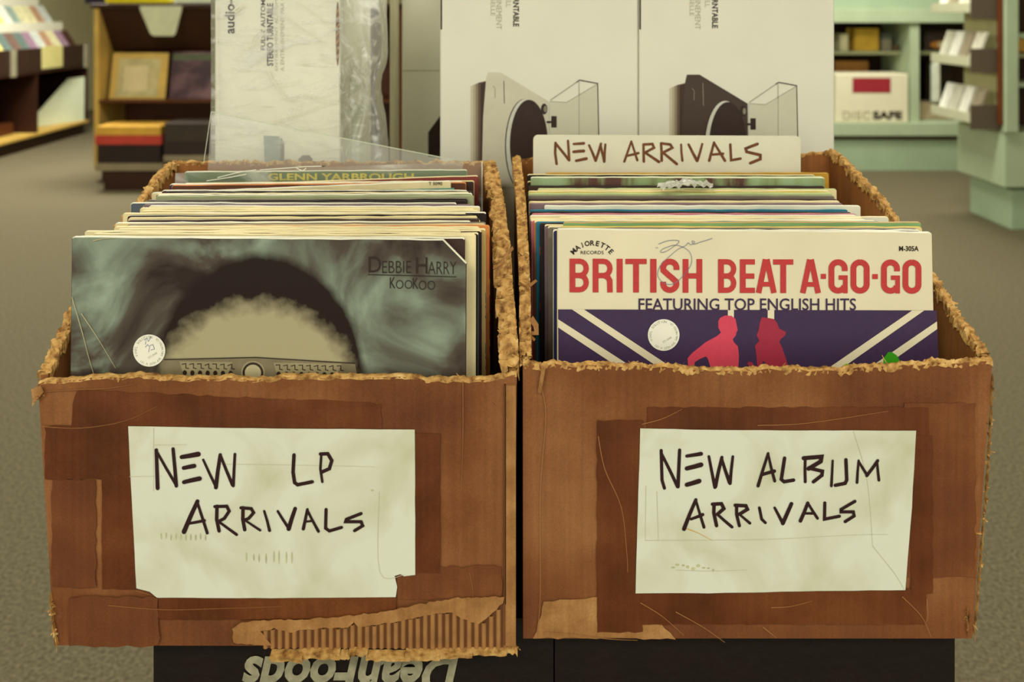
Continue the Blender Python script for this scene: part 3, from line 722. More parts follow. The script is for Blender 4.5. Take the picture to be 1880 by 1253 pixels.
SPECIAL['FOREST'] = foliage('forest_cover', [(84, 48, 36), (132, 150, 100), (150, 176, 130)])
def cc(x): return SPECIAL.get(x, x) if isinstance(x, str) and x in SPECIAL else x
prev = 'stickered front'
d = .8315; dend = 1.062; used = set()
wL = lambda d: (-.366-.0575*(d-.8)+.009, .0085-.061*(d-.8)-.012)
for i, (yt, xr, fc, ed, sd, ds) in enumerate(LEFT):
    step = (dend-.8315)/len(LEFT); xm = wL(d)
    sleeve('record_sleeve', d, None, yt, step*K*.5, cc(fc), cc(ed), cc(sd), '%s record sleeve behind the %s one in the left box' % (ds, prev), GL, ZB, xr=xr, seed=i, lean=.02,
           xmin=xm[0], xmax=xm[1], roll=random.uniform(-.15, .35) if i > 2 else -.2)
    prev = ds; d += step
# front cover of the left box --------------------------------------------------
def grey_cover():
    m = bpy.data.materials.new('grey_cloud_cover'); m.use_nodes = True; N = m.node_tree.nodes; L = m.node_tree.links; b = N['Principled BSDF']
    b.inputs['Roughness'].default_value = .4; b.inputs['Specular IOR Level'].default_value = .22
    tc = N.new('ShaderNodeTexCoord')
    n1 = N.new('ShaderNodeTexNoise'); n1.inputs['Scale'].default_value = 11; n1.inputs['Detail'].default_value = 6; n1.inputs['Distortion'].default_value = 1.2; L.new(tc.outputs['Object'], n1.inputs['Vector'])
    cr = N.new('ShaderNodeValToRGB'); L.new(n1.outputs['Fac'], cr.inputs[0]); e = cr.color_ramp.elements
    e[0].position = .38; e[0].color = srgb(46, 33, 28); e[1].position = .74; e[1].color = srgb(164, 182, 158); q = e.new(.5); q.color = srgb(80, 72, 62); q = e.new(.6); q.color = srgb(118, 128, 110)
    # distorted lookup for the soft edged arch
    sp = N.new('ShaderNodeSeparateXYZ')
    nn = N.new('ShaderNodeTexNoise'); nn.inputs['Scale'].default_value = 90; nn.inputs['Detail'].default_value = 4; L.new(tc.outputs['Object'], nn.inputs['Vector'])
    L.new(tc.outputs['Object'], sp.inputs[0])
    def ell(cx, cz, rx, rz, amp):
        ms = []
        for out, c, r in ((sp.outputs[0], cx, rx), (sp.outputs[2], cz, rz)):
            s = N.new('ShaderNodeMath'); s.operation = 'SUBTRACT'; s.inputs[1].default_value = c; L.new(out, s.inputs[0])
            dv = N.new('ShaderNodeMath'); dv.operation = 'DIVIDE'; dv.inputs[1].default_value = r; L.new(s.outputs[0], dv.inputs[0])
            p = N.new('ShaderNodeMath'); p.operation = 'POWER'; p.inputs[1].default_value = 2; ab = N.new('ShaderNodeMath'); ab.operation = 'ABSOLUTE'
            L.new(dv.outputs[0], ab.inputs[0]); L.new(ab.outputs[0], p.inputs[0]); ms.append(p)
        a = N.new('ShaderNodeMath'); a.operation = 'ADD'; L.new(ms[0].outputs[0], a.inputs[0]); L.new(ms[1].outputs[0], a.inputs[1])
        b_ = N.new('ShaderNodeMath'); b_.operation = 'MULTIPLY_ADD'; b_.inputs[1].default_value = amp; L.new(nn.outputs['Fac'], b_.inputs[0]); L.new(a.outputs[0], b_.inputs[2])
        return b_
    return m, N, L, b, cr, ell, tc
Pk = Plane(.817, .02, H-(437-HY)*.817/1880)
kx0 = X_(130, .817); kz0 = ZB
KL = (kx0+.157, .817*K-.02*.31, kz0)
def kp(px, py): v = Pk(px, py); return v.x-KL[0], v.z-KL[2]
m_k, N, L, b, cr, ell, tc = grey_cover()
cx_, cz_ = kp(475, 700); rx_ = 190*.817/1880; rz_ = 228*.817/1880
e1 = ell(cx_, cz_, rx_, rz_, .12)
r1 = N.new('ShaderNodeMapRange'); r1.inputs[1].default_value = 1.0; r1.inputs[2].default_value = 1.16; L.new(e1.outputs[0], r1.inputs[0])
mixa = N.new('ShaderNodeMix'); mixa.data_type = 'RGBA'; mixa.inputs[6].default_value = srgb(34, 20, 14); L.new(r1.outputs[0], mixa.inputs[0]); L.new(cr.outputs[0], mixa.inputs[7])
cx_, cz_ = kp(468, 705); e2 = ell(cx_, cz_, 172*.817/1880, 144*.817/1880, .6)
r2 = N.new('ShaderNodeMapRange'); r2.inputs[1].default_value = 1.05; r2.inputs[2].default_value = 1.55; L.new(e2.outputs[0], r2.inputs[0])
mixb = N.new('ShaderNodeMix'); mixb.data_type = 'RGBA'; mixb.inputs[6].default_value = srgb(168, 160, 124); L.new(r2.outputs[0], mixb.inputs[0]); L.new(mixa.outputs[2], mixb.inputs[7])
L.new(mixb.outputs[2], b.inputs['Base Color'])
kroot = thing('record_sleeve', 'glossy grey cloudy record sleeve with round white sticker, frontmost in left box', 'record', KL, GL)
kroot = sleeve('cover', .817, 130, 438, .0035, m_k, 'white', 'dark', None, None, ZB, roll=-.45, lean=.02, wd=.3150, cut=.0185, root=kroot)
M_kdark = mat('cover_dark_print', (46, 34, 26), .4, .1, 40)
mb = MB()
def small(t, x0, y0, x1, y1, bold=0): text_to(mb, Pk, t, (x0, y0, x1, y1), bold=bold, off=.0007)
small('D', 677, 471, 700, 500); small('EBBIE', 702, 479, 755, 501, -.012); small('H', 764, 472, 785, 502); small('ARRY', 786, 480, 838, 503, -.012)
ribbon(mb, Pk, [(676, 504), (838, 508)], 1.4, .0007, 0, rnd=False)
small('K', 716, 509, 726, 529); small('OO', 727, 514, 757, 530, -.012); small('K', 758, 510, 768, 530); small('OO', 769, 515, 799, 532, -.012)
mb.build('title_lettering', M_kdark, kroot)
# generic patterned band with round boss (plain stand-in for the cover picture)
M_band = mat('cover_band', (122, 112, 86), .4, .15, 60); M_bandl = mat('cover_band_light', (176, 168, 130), .4, .12, 60)
mb = MB(); poly(mb, Pk, [(300, 661), (470, 656), (652, 667), (660, 712), (290, 712)], .0006, 1)
ribbon(mb, Pk, [(302, 660), (470, 656), (652, 667)], 2, .00075, 0, rnd=False)
rp = random.Random(9)
for xa, xb in ((330, 428), (502, 628)):
    ya = lambda x: 663+(x-330)*.014
    poly(mb, Pk, [(xa, ya(xa)), (xb, ya(xb)), (xb-10, 690), (xa+8, 690)], .0008, 2)
    x = xa+5
    while x < xb-6:
        y = ya(x)+4
        ribbon(mb, Pk, [(x, y+rp.uniform(0, 3)), (x+7, y), (x+7, y+8), (x+12, y+9)], 1.6, .00095, 0)
        poly(mb, Pk, circ(x+5, y+17, 4, 5, n=10), .00095, 0); x += 14
poly(mb, Pk, circ(465, 684, 22, n=28), .0008, 2); poly(mb, Pk, circ(465, 684, 19, n=28), .0009, 0); poly(mb, Pk, circ(465, 684, 15, n=28), .001, 3)
mb.build('ornament_band', [M_kdark, M_band, mat('cover_band_mid', (148, 138, 104), .4, .12, 60), M_bandl], kroot)
creases(Pk, [[(133, 545), (152, 610), (165, 660), (176, 695)], [(150, 575), (180, 620), (213, 675)], [(172, 442), (190, 438), (215, 437)]], M_bandl, kroot, .0010, 2.0, 'wrap_crease_sheen')  # pale strokes paint the glossy streaks of light along the wrap's creases
def sticker(P, cx, cy, r, parent, pen=False):
    mb = MB(); poly(mb, P, circ(cx, cy, r, n=40), .0012, 0)
    arc_text(mb, P, 'VINYL SOLUTION', cx, cy, r*.84, -112, 8, r*.15, r*.14, off=.00125, m=1)
    arc_text(mb, P, 'CA SAN MATEO AVE 25TH W 151'[::-1] if False else '151 W 25TH AVE SAN MATEO CA', cx, cy, r*.84, 222, 32, r*.13, r*.12, off=.00125, m=1) if False else None
    # address runs round the rim, tops outward
    arc_text(mb, P, 'AC OETAM NAS EVA HT52 W 151', cx, cy, r*.84, 34, 218, r*.13, r*.12, off=.00125, m=1) if False else None
    s = 'CA  SAN MATEO AVE 25TH  151'
    arc_text(mb, P, '151 W 25TH AVE SAN MATEO CA'[::-1], cx, cy, r*.84, 34, 218, r*-.13, r*-.12, off=.00125, m=1)
    t = math.radians(-32); vs, fs, asp = text_mesh('571-0440', 0)
    out = []
    for u, v in vs:
        lx = (u-.5)*r*.62; ly = (v-.5)*r*.13
        out.append(P(cx+r*.22+lx*math.cos(t)+ly*math.sin(t), cy+r*.3+lx*math.sin(t)-ly*math.cos(t), .00125))
    mb.add(out, fs, 1)
    if pen:
        for q in ([(266, 624), (270, 620), (268, 632)], [(271, 620), (274, 626), (279, 617)], [(268, 637), (272, 632), (276, 636), (274, 646)], [(276, 634), (282, 632), (285, 640), (278, 642)]): ribbon(mb, P, q, 1.0, .0013, 2, rnd=False)
    mb.build('price_sticker', [mat('sticker_paper', (238, 236, 218), .5, .03, 40), mat('sticker_print', (120, 128, 96), .6, .05, 60), mat('blue_pen', (92, 96, 140), .6, .05, 60)], parent)
sticker(Pk, 275, 643, 29.5, kroot, True)

# rear of the left box: cream card with number, maroon, green with yellow letters
def art_sleeve(label, d, xl, yt, face, edge, side, grp, roll, lean=.02, th=.004, wd=.3145, xmin=None):
    x0 = X_(xl, d); loc = (x0+wd/2, d*K, ZB); r = thing('record_sleeve', label, 'record', loc, grp)
    sleeve('cover', d, xl, yt, th, face, edge, side, None, None, ZB, roll=roll, lean=lean, wd=wd, root=r); return r
r5090 = art_sleeve('cream record sleeve numbered T 5090 with teal lower strip, left box', 1.075, 284, 343.5, 'cream', 'white', 'cream', GL, 2.3)
Pt = Plane(1.075)
text('number_print', Pt, 'T 5090', (787, 334, 812, 340), M_kdark, r5090, bold=.01, off=.0006)
patch('teal_strip', Pt, [(560, 352.5), (834, 345), (834, 352), (560, 360)], cm('teal'), r5090, .0005, 0, 1)
d = 1.0935
for i, (yt, xr, fc, ed, sd, ds) in enumerate([(338, 857, 'brown', 'orange', 'orange', 'orange-edged'), (336, 850, 'navy', 'white', 'navy', 'navy blue'), (335, 872, 'dark', 'ivory', 'ivory', 'cream-framed dark')]):
    xm = wL(d)
    sleeve('record_sleeve', d, None, yt, .0048, fc, ed, sd, '%s record sleeve behind the %s one in the left box' % (ds, prev), GL, ZB, xr=xr, seed=90+i, roll=.5, xmin=xm[0], xmax=xm[1]); prev = ds; d += .0075
art_sleeve('dark red record sleeve sticking up behind the T 5090 one, left box', 1.122, 356, 332, 'maroon', 'cream', 'maroon', GL, 2.0)
rg = art_sleeve('green record sleeve with yellow title letters, rearmost in left box', 1.140, 340, 314, mat('pine_cover', (88, 112, 72), .4, .2, 20), 'white', 'green', GL, .4)
text('title_lettering', Plane(1.140), 'GLENN YARBROUGH', (492, 318, 760, 331), mat('yellow_print', (206, 190, 60), .4, .15, 60), rg, bold=.03, off=.0012)
# loose clear sleeve pulled over the last record
def film_sheet(name, corners, mt, parent=None, loc=None, n=24, amp=.0015, seed=0, th=0):
    a, b_, c, d_ = [Vector(p) for p in corners]; vs = []; fs = []
    nr = (b_-a).cross(d_-a).normalized()
    for i in range(n+1):
        for j in range(n+1):
            p = a.lerp(b_, i/n).lerp(d_.lerp(c, i/n), j/n)
            vs.append(p+nr*amp*nz(p, 25, seed))
    for i in range(n):
        for j in range(n): q = i*(n+1)+j; fs.append((q, q+n+1, q+n+2, q+1))
    return mesh(name, vs, fs, mt, parent, loc=loc, smooth=True)
o = film_sheet('plastic_sleeve', [W(322, 318, 1.132), W(887, 296, 1.132), W(887, 560, 1.132), W(315, 560, 1.132)], M_sleeve2, rg, amp=.0012)
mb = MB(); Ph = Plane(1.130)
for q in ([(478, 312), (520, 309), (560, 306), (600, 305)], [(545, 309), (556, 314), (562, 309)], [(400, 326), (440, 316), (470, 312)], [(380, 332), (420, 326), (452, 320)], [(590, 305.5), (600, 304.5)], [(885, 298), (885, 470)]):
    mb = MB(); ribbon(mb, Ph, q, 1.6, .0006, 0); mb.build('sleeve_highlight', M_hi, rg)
# taller empty clear sleeve standing behind
o = film_sheet('clear_record_sleeve', [W(388, 205, 1.165), W(850, 296, 1.165), W(850, 560, 1.165), W(366, 560, 1.165)], M_sleeve, None, loc=W(620, 560, 1.165))
tag(o, 'empty clear plastic record sleeve standing tilted at rear of left box', 'plastic sleeve')
mb = MB(); ribbon(mb, Plane(1.164), [(388, 205), (500, 228), (640, 256), (800, 287), (850, 296)], 1.6, .0004, 0, rnd=False); ribbon(mb, Plane(1.164), [(388, 205), (374, 300)], 1.2, .0004, 0, rnd=False)
mb.build('fold_edge', mat('film_edge', (206, 212, 190), .3, .05, 60), o)

# right box -----------------------------------------------------------------
RIGHT = [  # ytop, xl or None, xr or None, face, edge, side, description
 (423, None, 1691, 'navy', 'white', 'white', 'blue-lined white'),
 (420, 1014, None, 'black', 'grey', 'black', 'thick black'),
 (417, None, 1693, 'ivory', 'yellow', 'ivory', 'dotted yellow-edged'),
 (408.5, None, 1703, 'green', 'tan', 'green', 'green frayed-top'),
 (416, 1006, None, 'grey', 'cream', 'grey', 'grey laminated'),
 (413, 1000, None, 'mauve', 'cream', 'mauve', 'taupe'),
 (411, 991, None, 'black', 'black', 'BLKRED', 'black red-marked'),
 (408, 984, None, 'blue', 'blue', 'blue', 'bright blue'),
 (406, 981, None, 'orange', 'cream', 'orange', 'salmon'),
 (405, 975, None, 'pink', 'cream', 'pink', 'pink'),
 (404, 970, None, 'slate', 'white', 'slate', 'slate'),
 (401, 967, None, 'cream', 'cream', 'red', 'red-spined cream'),
 (399, None, 1662, 'white', 'cream', 'cream', 'worn cream'),
 (396, 960, None, 'cream', 'white', 'cream', 'tall cream'),
 (393, 976, None, 'pink', 'pink', 'black', 'pink-striped'),
 (390, 973, None, 'black', 'black', 'black', 'solid black'),
 (386, 970, None, 'blue', 'blue', 'white', 'turquoise'),
 (378, None, 1580, 'white', 'white', 'white', 'clean white'),
 (374, 967, None, 'mauve', 'mauve', 'cream', 'mauve-lined'),
 (370, 965, None, 'cream', 'cream', 'cream', 'light cream'),
 (366, 966, None, 'dark', 'dark', 'dark', 'charcoal'),
 (360, 958, None, 'grey', 'grey', 'grey', 'grey-purple'),
 (355, 957, None, 'lime', 'lime', 'green', 'lime-edged'),
 (351, 953, None, 'yellow', 'cream', 'green', 'pale yellow'),
 (347, None, 1536, 'cream', 'lime', 'cream', 'cream lime-rimmed'),
 (342, 962, None, 'dark', 'black', 'dark', 'brown-black'),
 (326, 974, None, 'FOREST', 'white', 'sage', 'forest-pictured green'),
 (333, 953, None, 'dark', 'cream', 'slate', 'black left-shifted'),
 (325, None, 1512, 'olive', 'lime', 'olive', 'olive'),
 (321, 957, None, 'black', 'cream', 'black', 'black rearmost-left'),
]
prev = 'red-lettered front'; d = .8745; dend = 1.128
for i, (yt, xl, xr, fc, ed, sd, ds) in enumerate(RIGHT):
    step = (dend-.8745)/len(RIGHT)
    sleeve('record_sleeve', d, xl, yt, step*K*.5, cc(fc), cc(ed), cc(sd), '%s record sleeve behind the %s one in the right box' % (ds, prev), GR, ZB, xr=xr, seed=40+i, lean=.03,
           xmin=.0225, xmax=.3645, roll=random.uniform(-.12, .12))
    prev = ds; d += step
o = art_sleeve('ochre yellow record sleeve directly in front of the NEW ARRIVALS divider', 1.135, 1001, 318, 'ochre', 'ochre', 'ochre', GR, 0, lean=.03)
# crumpled bit of film on the record tops
rnd = random.Random(4); vs = []; fs = []; c0 = Vector(W(1258, 347, 1.06)); c0.z += .002
n = 16
for i in range(n+1):
    for j in range(7):
        u = i/n-.5; v = j/6-.5
        vs.append(c0+Vector((u*.06*(1-.25*abs(v)), v*.03+.01*u, .006*abs(math.sin(i*1.9+j))*(1-abs(u)*1.4)+.002*rnd.random())))
for i in range(n):
    for j in range(6): q = i*7+j; fs.append((q, q+7, q+8, q+1))
o = mesh('plastic_scrap', vs, fs, film('scrap_film', .4, wr=60, streak=.5), None, loc=c0, smooth=False)
tag(o, 'crumpled scrap of clear plastic film on top of the right records', 'plastic')
# divider card
Pd = Plane(1.158); zc = ZB
mb = MB(); r = 9
out = [(979, 700)]+[(979+r-r*math.cos(a), 248+r-r*math.sin(a)) for a in [math.pi/2*k/6 for k in range(7)]]+[(1470-r+r*math.sin(a), 250+r-r*math.cos(a)) for a in [math.pi/2*k/6 for k in range(7)]]+[(1470, 700)]
n = len(out); mb.add([Pd(x, y, 0) for x, y in out]+[Pd(x, y, -.002) for x, y in out], [tuple(range(n)), tuple(range(n, 2*n))[::-1]]+[(i, n+i, n+(i+1) % n, (i+1) % n) for i in range(n)])
dv = thing('record_divider', 'white plastic divider card hand-lettered NEW ARRIVALS, at rear of right box', 'divider card', Pd(1225, 700))
mb.build('card', mat('divider_plastic', (226, 224, 200), .45, .03, 30), dv)
strokes('handwriting', Pd, [
 ([(268, 75), (266, 140), (275, 205)], 16), ([(270, 80), (350, 180)], 16), ([(345, 62), (352, 182)], 16), ([(380, 82), (442, 78)], 17), ([(380, 130), (442, 125)], 18), ([(395, 185), (458, 172)], 18),
 ([(475, 90), (515, 185)], 16), ([(548, 80), (515, 185)], 16), ([(545, 85), (568, 185)], 16), ([(575, 85), (568, 190)], 16),
 ([(735, 65), (692, 190)], 14), ([(735, 65), (772, 182)], 14), ([(708, 155), (778, 138)], 16), ([(810, 85), (812, 190)], 16), ([(810, 85), (865, 82), (875, 105), (820, 135)], 16), ([(820, 135), (905, 192)], 17),
 ([(918, 78), (922, 185)], 16), ([(918, 78), (975, 85), (988, 105), (930, 135)], 16), ([(930, 135), (1015, 205)], 17), ([(1042, 85), (1050, 185)], 14), ([(1088, 85), (1140, 185)], 18), ([(1172, 82), (1142, 185)], 16),
 ([(1245, 72), (1215, 185)], 16), ([(1245, 75), (1312, 185)], 16), ([(1225, 148), (1300, 142)], 16), ([(1345, 85), (1350, 182), (1408, 172)], 16), ([(1512, 82), (1440, 110), (1445, 130), (1530, 150), (1530, 175), (1468, 200)], 18)],
 940, 240, 3.357, M_inkb, dv, .0004)

# front record of the right box ------------------------------------------------
Pb = Plane(.862, .05, H-(424-HY)*.862/1880)
bx0 = X_(1021, .862); wdb = .3155
bb = thing('record_sleeve', 'cream record sleeve lettered BRITISH BEAT A-GO-GO, front of right box', 'record', (bx0+wdb/2, .862*K, ZB), GR)
m_cr = mat('cream_cover', (226, 217, 184), .5, .05, 14)
bb = sleeve('cover', .862, 1021, 424, .0042, m_cr, 'white', 'cream', None, None, ZB, roll=-.55, lean=.05, wd=wdb, root=bb)
M_nav = mat('purple_print', (62, 44, 76), .55, .08, 200); M_redp = mat('red_print', (190, 58, 58), .55, .06, 300); M_pk = mat('pink_print', (212, 70, 92), .55, .05, 200)
M_crim = mat('crimson_print', (160, 44, 66), .55, .05, 200); M_gr = mat('green_print', (60, 160, 24), .5, .03, 100); M_li = mat('lime_print', (140, 186, 30), .5, .03, 100)
mb = MB(); z5 = lambda q: [(1000+x/4.1775, 400+y/4.1775) for x, y in q]; z6 = lambda q: [(1380+x/4.087, 400+y/4.087) for x, y in q]
poly(mb, Pb, [(1024.5, 568), (1719, 570), (1725, 720), (1025.5, 720)], .0005, 0)
for q in ([(1050, 568), (1072, 568), (1302, 720), (1277, 720)], [(1024.5, 586), (1024.5, 601), (1205, 720), (1232, 720)], [(1674, 570), (1696, 570), (1482, 720), (1456, 720)], [(1719.5, 590), (1720, 604), (1556, 720), (1530, 720)], [(1336, 568), (1347, 568), (1347, 600), (1336, 600)], [(1409, 569), (1421, 569), (1421, 600), (1409, 600)]):
    poly(mb, Pb, q, .00065, 1)
poly(mb, Pb, z5([(1330, 790), (1345, 765), (1380, 748), (1430, 750), (1462, 775), (1470, 820), (1478, 860), (1468, 880), (1465, 900), (1440, 930), (1450, 955), (1480, 985), (1488, 1050), (1480, 1240), (1290, 1240), (1270, 1145), (1250, 1080), (1235, 1062), (1190, 1080), (1150, 1105), (1140, 1180), (1100, 1180), (1095, 1075), (1130, 1035), (1230, 955), (1320, 905), (1350, 880), (1330, 840)]), .0008, 2)
poly(mb, Pb, z6([(75, 745), (120, 750), (165, 758), (190, 790), (205, 830), (255, 855), (250, 880), (215, 910), (205, 930), (225, 970), (250, 1040), (300, 1200), (120, 1200), (100, 1080), (80, 1075), (65, 1200), (20, 1200), (40, 1110), (30, 1000), (22, 960), (55, 920), (35, 880), (50, 840), (60, 780)]), .0008, 3)
poly(mb, Pb, z5([(1550, 1115), (1565, 1102), (1590, 1108), (1600, 1130), (1640, 1140), (1640, 1200), (1590, 1200), (1575, 1150)]), .0008, 3)
poly(mb, Pb, z6([(985, 1055), (1005, 1030), (1020, 1008), (1050, 1005), (1090, 1035), (1108, 1070), (1125, 1100), (1110, 1190), (985, 1190)]), .0008, 4)
poly(mb, Pb, z6([(678, 1140), (685, 1105), (710, 1092), (735, 1100), (765, 1115), (765, 1200), (680, 1200)]), .0008, 5)
mb.build('cover_picture', [M_nav, m_cr, M_pk, M_crim, M_gr, M_li], bb)
# title letters
GLY = {}
def arcp(cx, cy, rx, ry, a0, a1, n=8): return [(cx+rx*math.cos(math.radians(a0+(a1-a0)*i/n)), cy-ry*math.sin(math.radians(a0+(a1-a0)*i/n))) for i in range(n+1)]
mb = MB(); ST = 10.6
def glyph(ch, x0, x1, y0, y1):
    s = ST; h = s/2; w_ = x1-x0; ym = (y0+y1)/2; hs = 9.5; g = hs/2
    cnt = [0]
    def R(pts, wd=s): cnt[0] += 1; ribbon(mb, Pb, pts, wd, .0007+.00004*cnt[0], 0, rnd=False)
    if ch == 'I': R([(x0+w_/2, y0), (x0+w_/2, y1)], w_)
    if ch in 'T': R([(x0+w_/2, y0), (x0+w_/2, y1)]); R([(x0, y0+g), (x1, y0+g)], hs)
    if ch == 'H': R([(x0+h, y0), (x0+h, y1)]); R([(x1-h, y0), (x1-h, y1)]); R([(x0, ym), (x1, ym)], hs)
    if ch == 'E': R([(x0+h, y0), (x0+h, y1)]); [R([(x0, y), (x1-(1 if y == ym else 0), y)], hs) for y in (y0+g, ym, y1-g)]
    if ch == 'A': R([(x0+h*.9, y1), (x0+w_/2-1.2, y0)], s*.95); R([(x1-h*.9, y1), (x0+w_/2+1.2, y0)], s*.95); R([(x0+8, y1-16), (x1-8, y1-16)], 8.5)
    if ch == '-': R([(x0, ym), (x1, ym)], 9)
    if ch in 'BR':
        R([(x0+h, y0), (x0+h, y1)]); rr = (ym-y0-g)/2
        R([(x0, y0+g), (x1-rr-h+1, y0+g)]+arcp(x1-h-rr*.9, y0+g+rr, rr*.9, rr, 90, -90)+[(x0, ym)], hs)
        if ch == 'B': rr = (y1-g-ym)/2; R([(x0, ym), (x1-rr-h+1, ym)]+arcp(x1-h-rr*.9, ym+rr, rr*.9, rr, 90, -90)+[(x0, y1-g)], hs)
        else: R([(x1-h-10, ym), (x1-h-4, ym+3), (x1-h-.5, ym+9), (x1-h, y1)], s*.95)
    if ch in 'OG':
        rx = w_/2-h; ry = rx*.95; cx = x0+w_/2
        if ch == 'O': R(arcp(cx, y0+g+ry, rx, ry, 90, 180)+arcp(cx, y1-g-ry, rx, ry, 180, 360, 14)+arcp(cx, y0+g+ry, rx, ry, 0, 90))
        else: R([(x1-h, y0+21)]+arcp(cx, y0+g+ry, rx, ry, 0, 180, 14)+arcp(cx, y1-g-ry, rx, ry, 180, 345, 14)); R([(x1-h*.8, ym-1), (x1-h*.8, y1)], s*.8); R([(cx+1, ym+2), (x1, ym+2)], 8)
    if ch == 'S':
        rx = w_/2-h; ry = rx*.95; cx = x0+w_/2
        R([(x1-h, y0+20)]+arcp(cx, y0+g+ry, rx, ry, 0, 180, 14)+[(x0+h+.5, y0+21), (cx-2, ym-1), (cx+3, ym+3), (x1-h-.5, y1-20)]+arcp(cx, y1-g-ry, rx, ry, 0, -180, 14)+[(x0+h, y1-20)])
for ch, a, c in [('B', 1045.5, 1081.4), ('R', 1088, 1125), ('I', 1132, 1143), ('T', 1148, 1187), ('I', 1193.5, 1205), ('S', 1212, 1247), ('H', 1253, 1289), ('B', 1318, 1352), ('E', 1358, 1385.5), ('A', 1387.5, 1425.3), ('T', 1419, 1456), ('A', 1468.6, 1506.5), ('-', 1506.5, 1516), ('G', 1520.7, 1555.7), ('O', 1561, 1596), ('-', 1601, 1611), ('G', 1617, 1651.6), ('O', 1656.5, 1691)]:
    t = (a-1045)/650; glyph(ch, a, c, 474.7+2.4*t, 536.4+2.4*t)
mb.build('title_lettering', M_redp, bb)
text('subtitle_lettering', Pb, 'FEATURING TOP ENGLISH HITS', (1172, 547.5, 1571, 569.5), M_nav, bb, bold=.008, off=.0009)
mb = MB(); text_to(mb, Pb, 'M-305A', (1650, 451.5, 1686, 461), bold=.02, off=.0007); text_to(mb, Pb, 'RECORDS', (1066, 460.5, 1108, 466.5), bold=0, off=.0007)
arc_text(mb, Pb, 'MAJORETTE', 1087, 492, 46, -48, 49, 9.5, 9, bold=.02, off=.0007); mb.build('small_lettering', M_kdark, bb)
mb = MB()
for q in ([(856, 232), (850, 225)], [(866, 232), (862, 222)], [(870, 200), (940, 175), (1000, 170), (1030, 180), (1000, 210), (930, 255), (890, 262), (900, 240), (980, 210), (1040, 215), (1110, 260), (1125, 340), (1080, 420), (1010, 490), (950, 510), (890, 480), (865, 430), (890, 360), (960, 290), (1020, 240), (1080, 210), (1100, 190), (1120, 205), (1150, 185), (1130, 175), (1140, 200), (1190, 185), (1240, 170), (1285, 155)]):
    ribbon(mb, Pb, spline(z5(q), 5), .9, .0010, 0, rnd=False)
mb.build('signature', mat('pen_signature', (112, 122, 146), .5, .1, 60), bb)
sticker(Pb, 1218, 614.5, 29, bb)

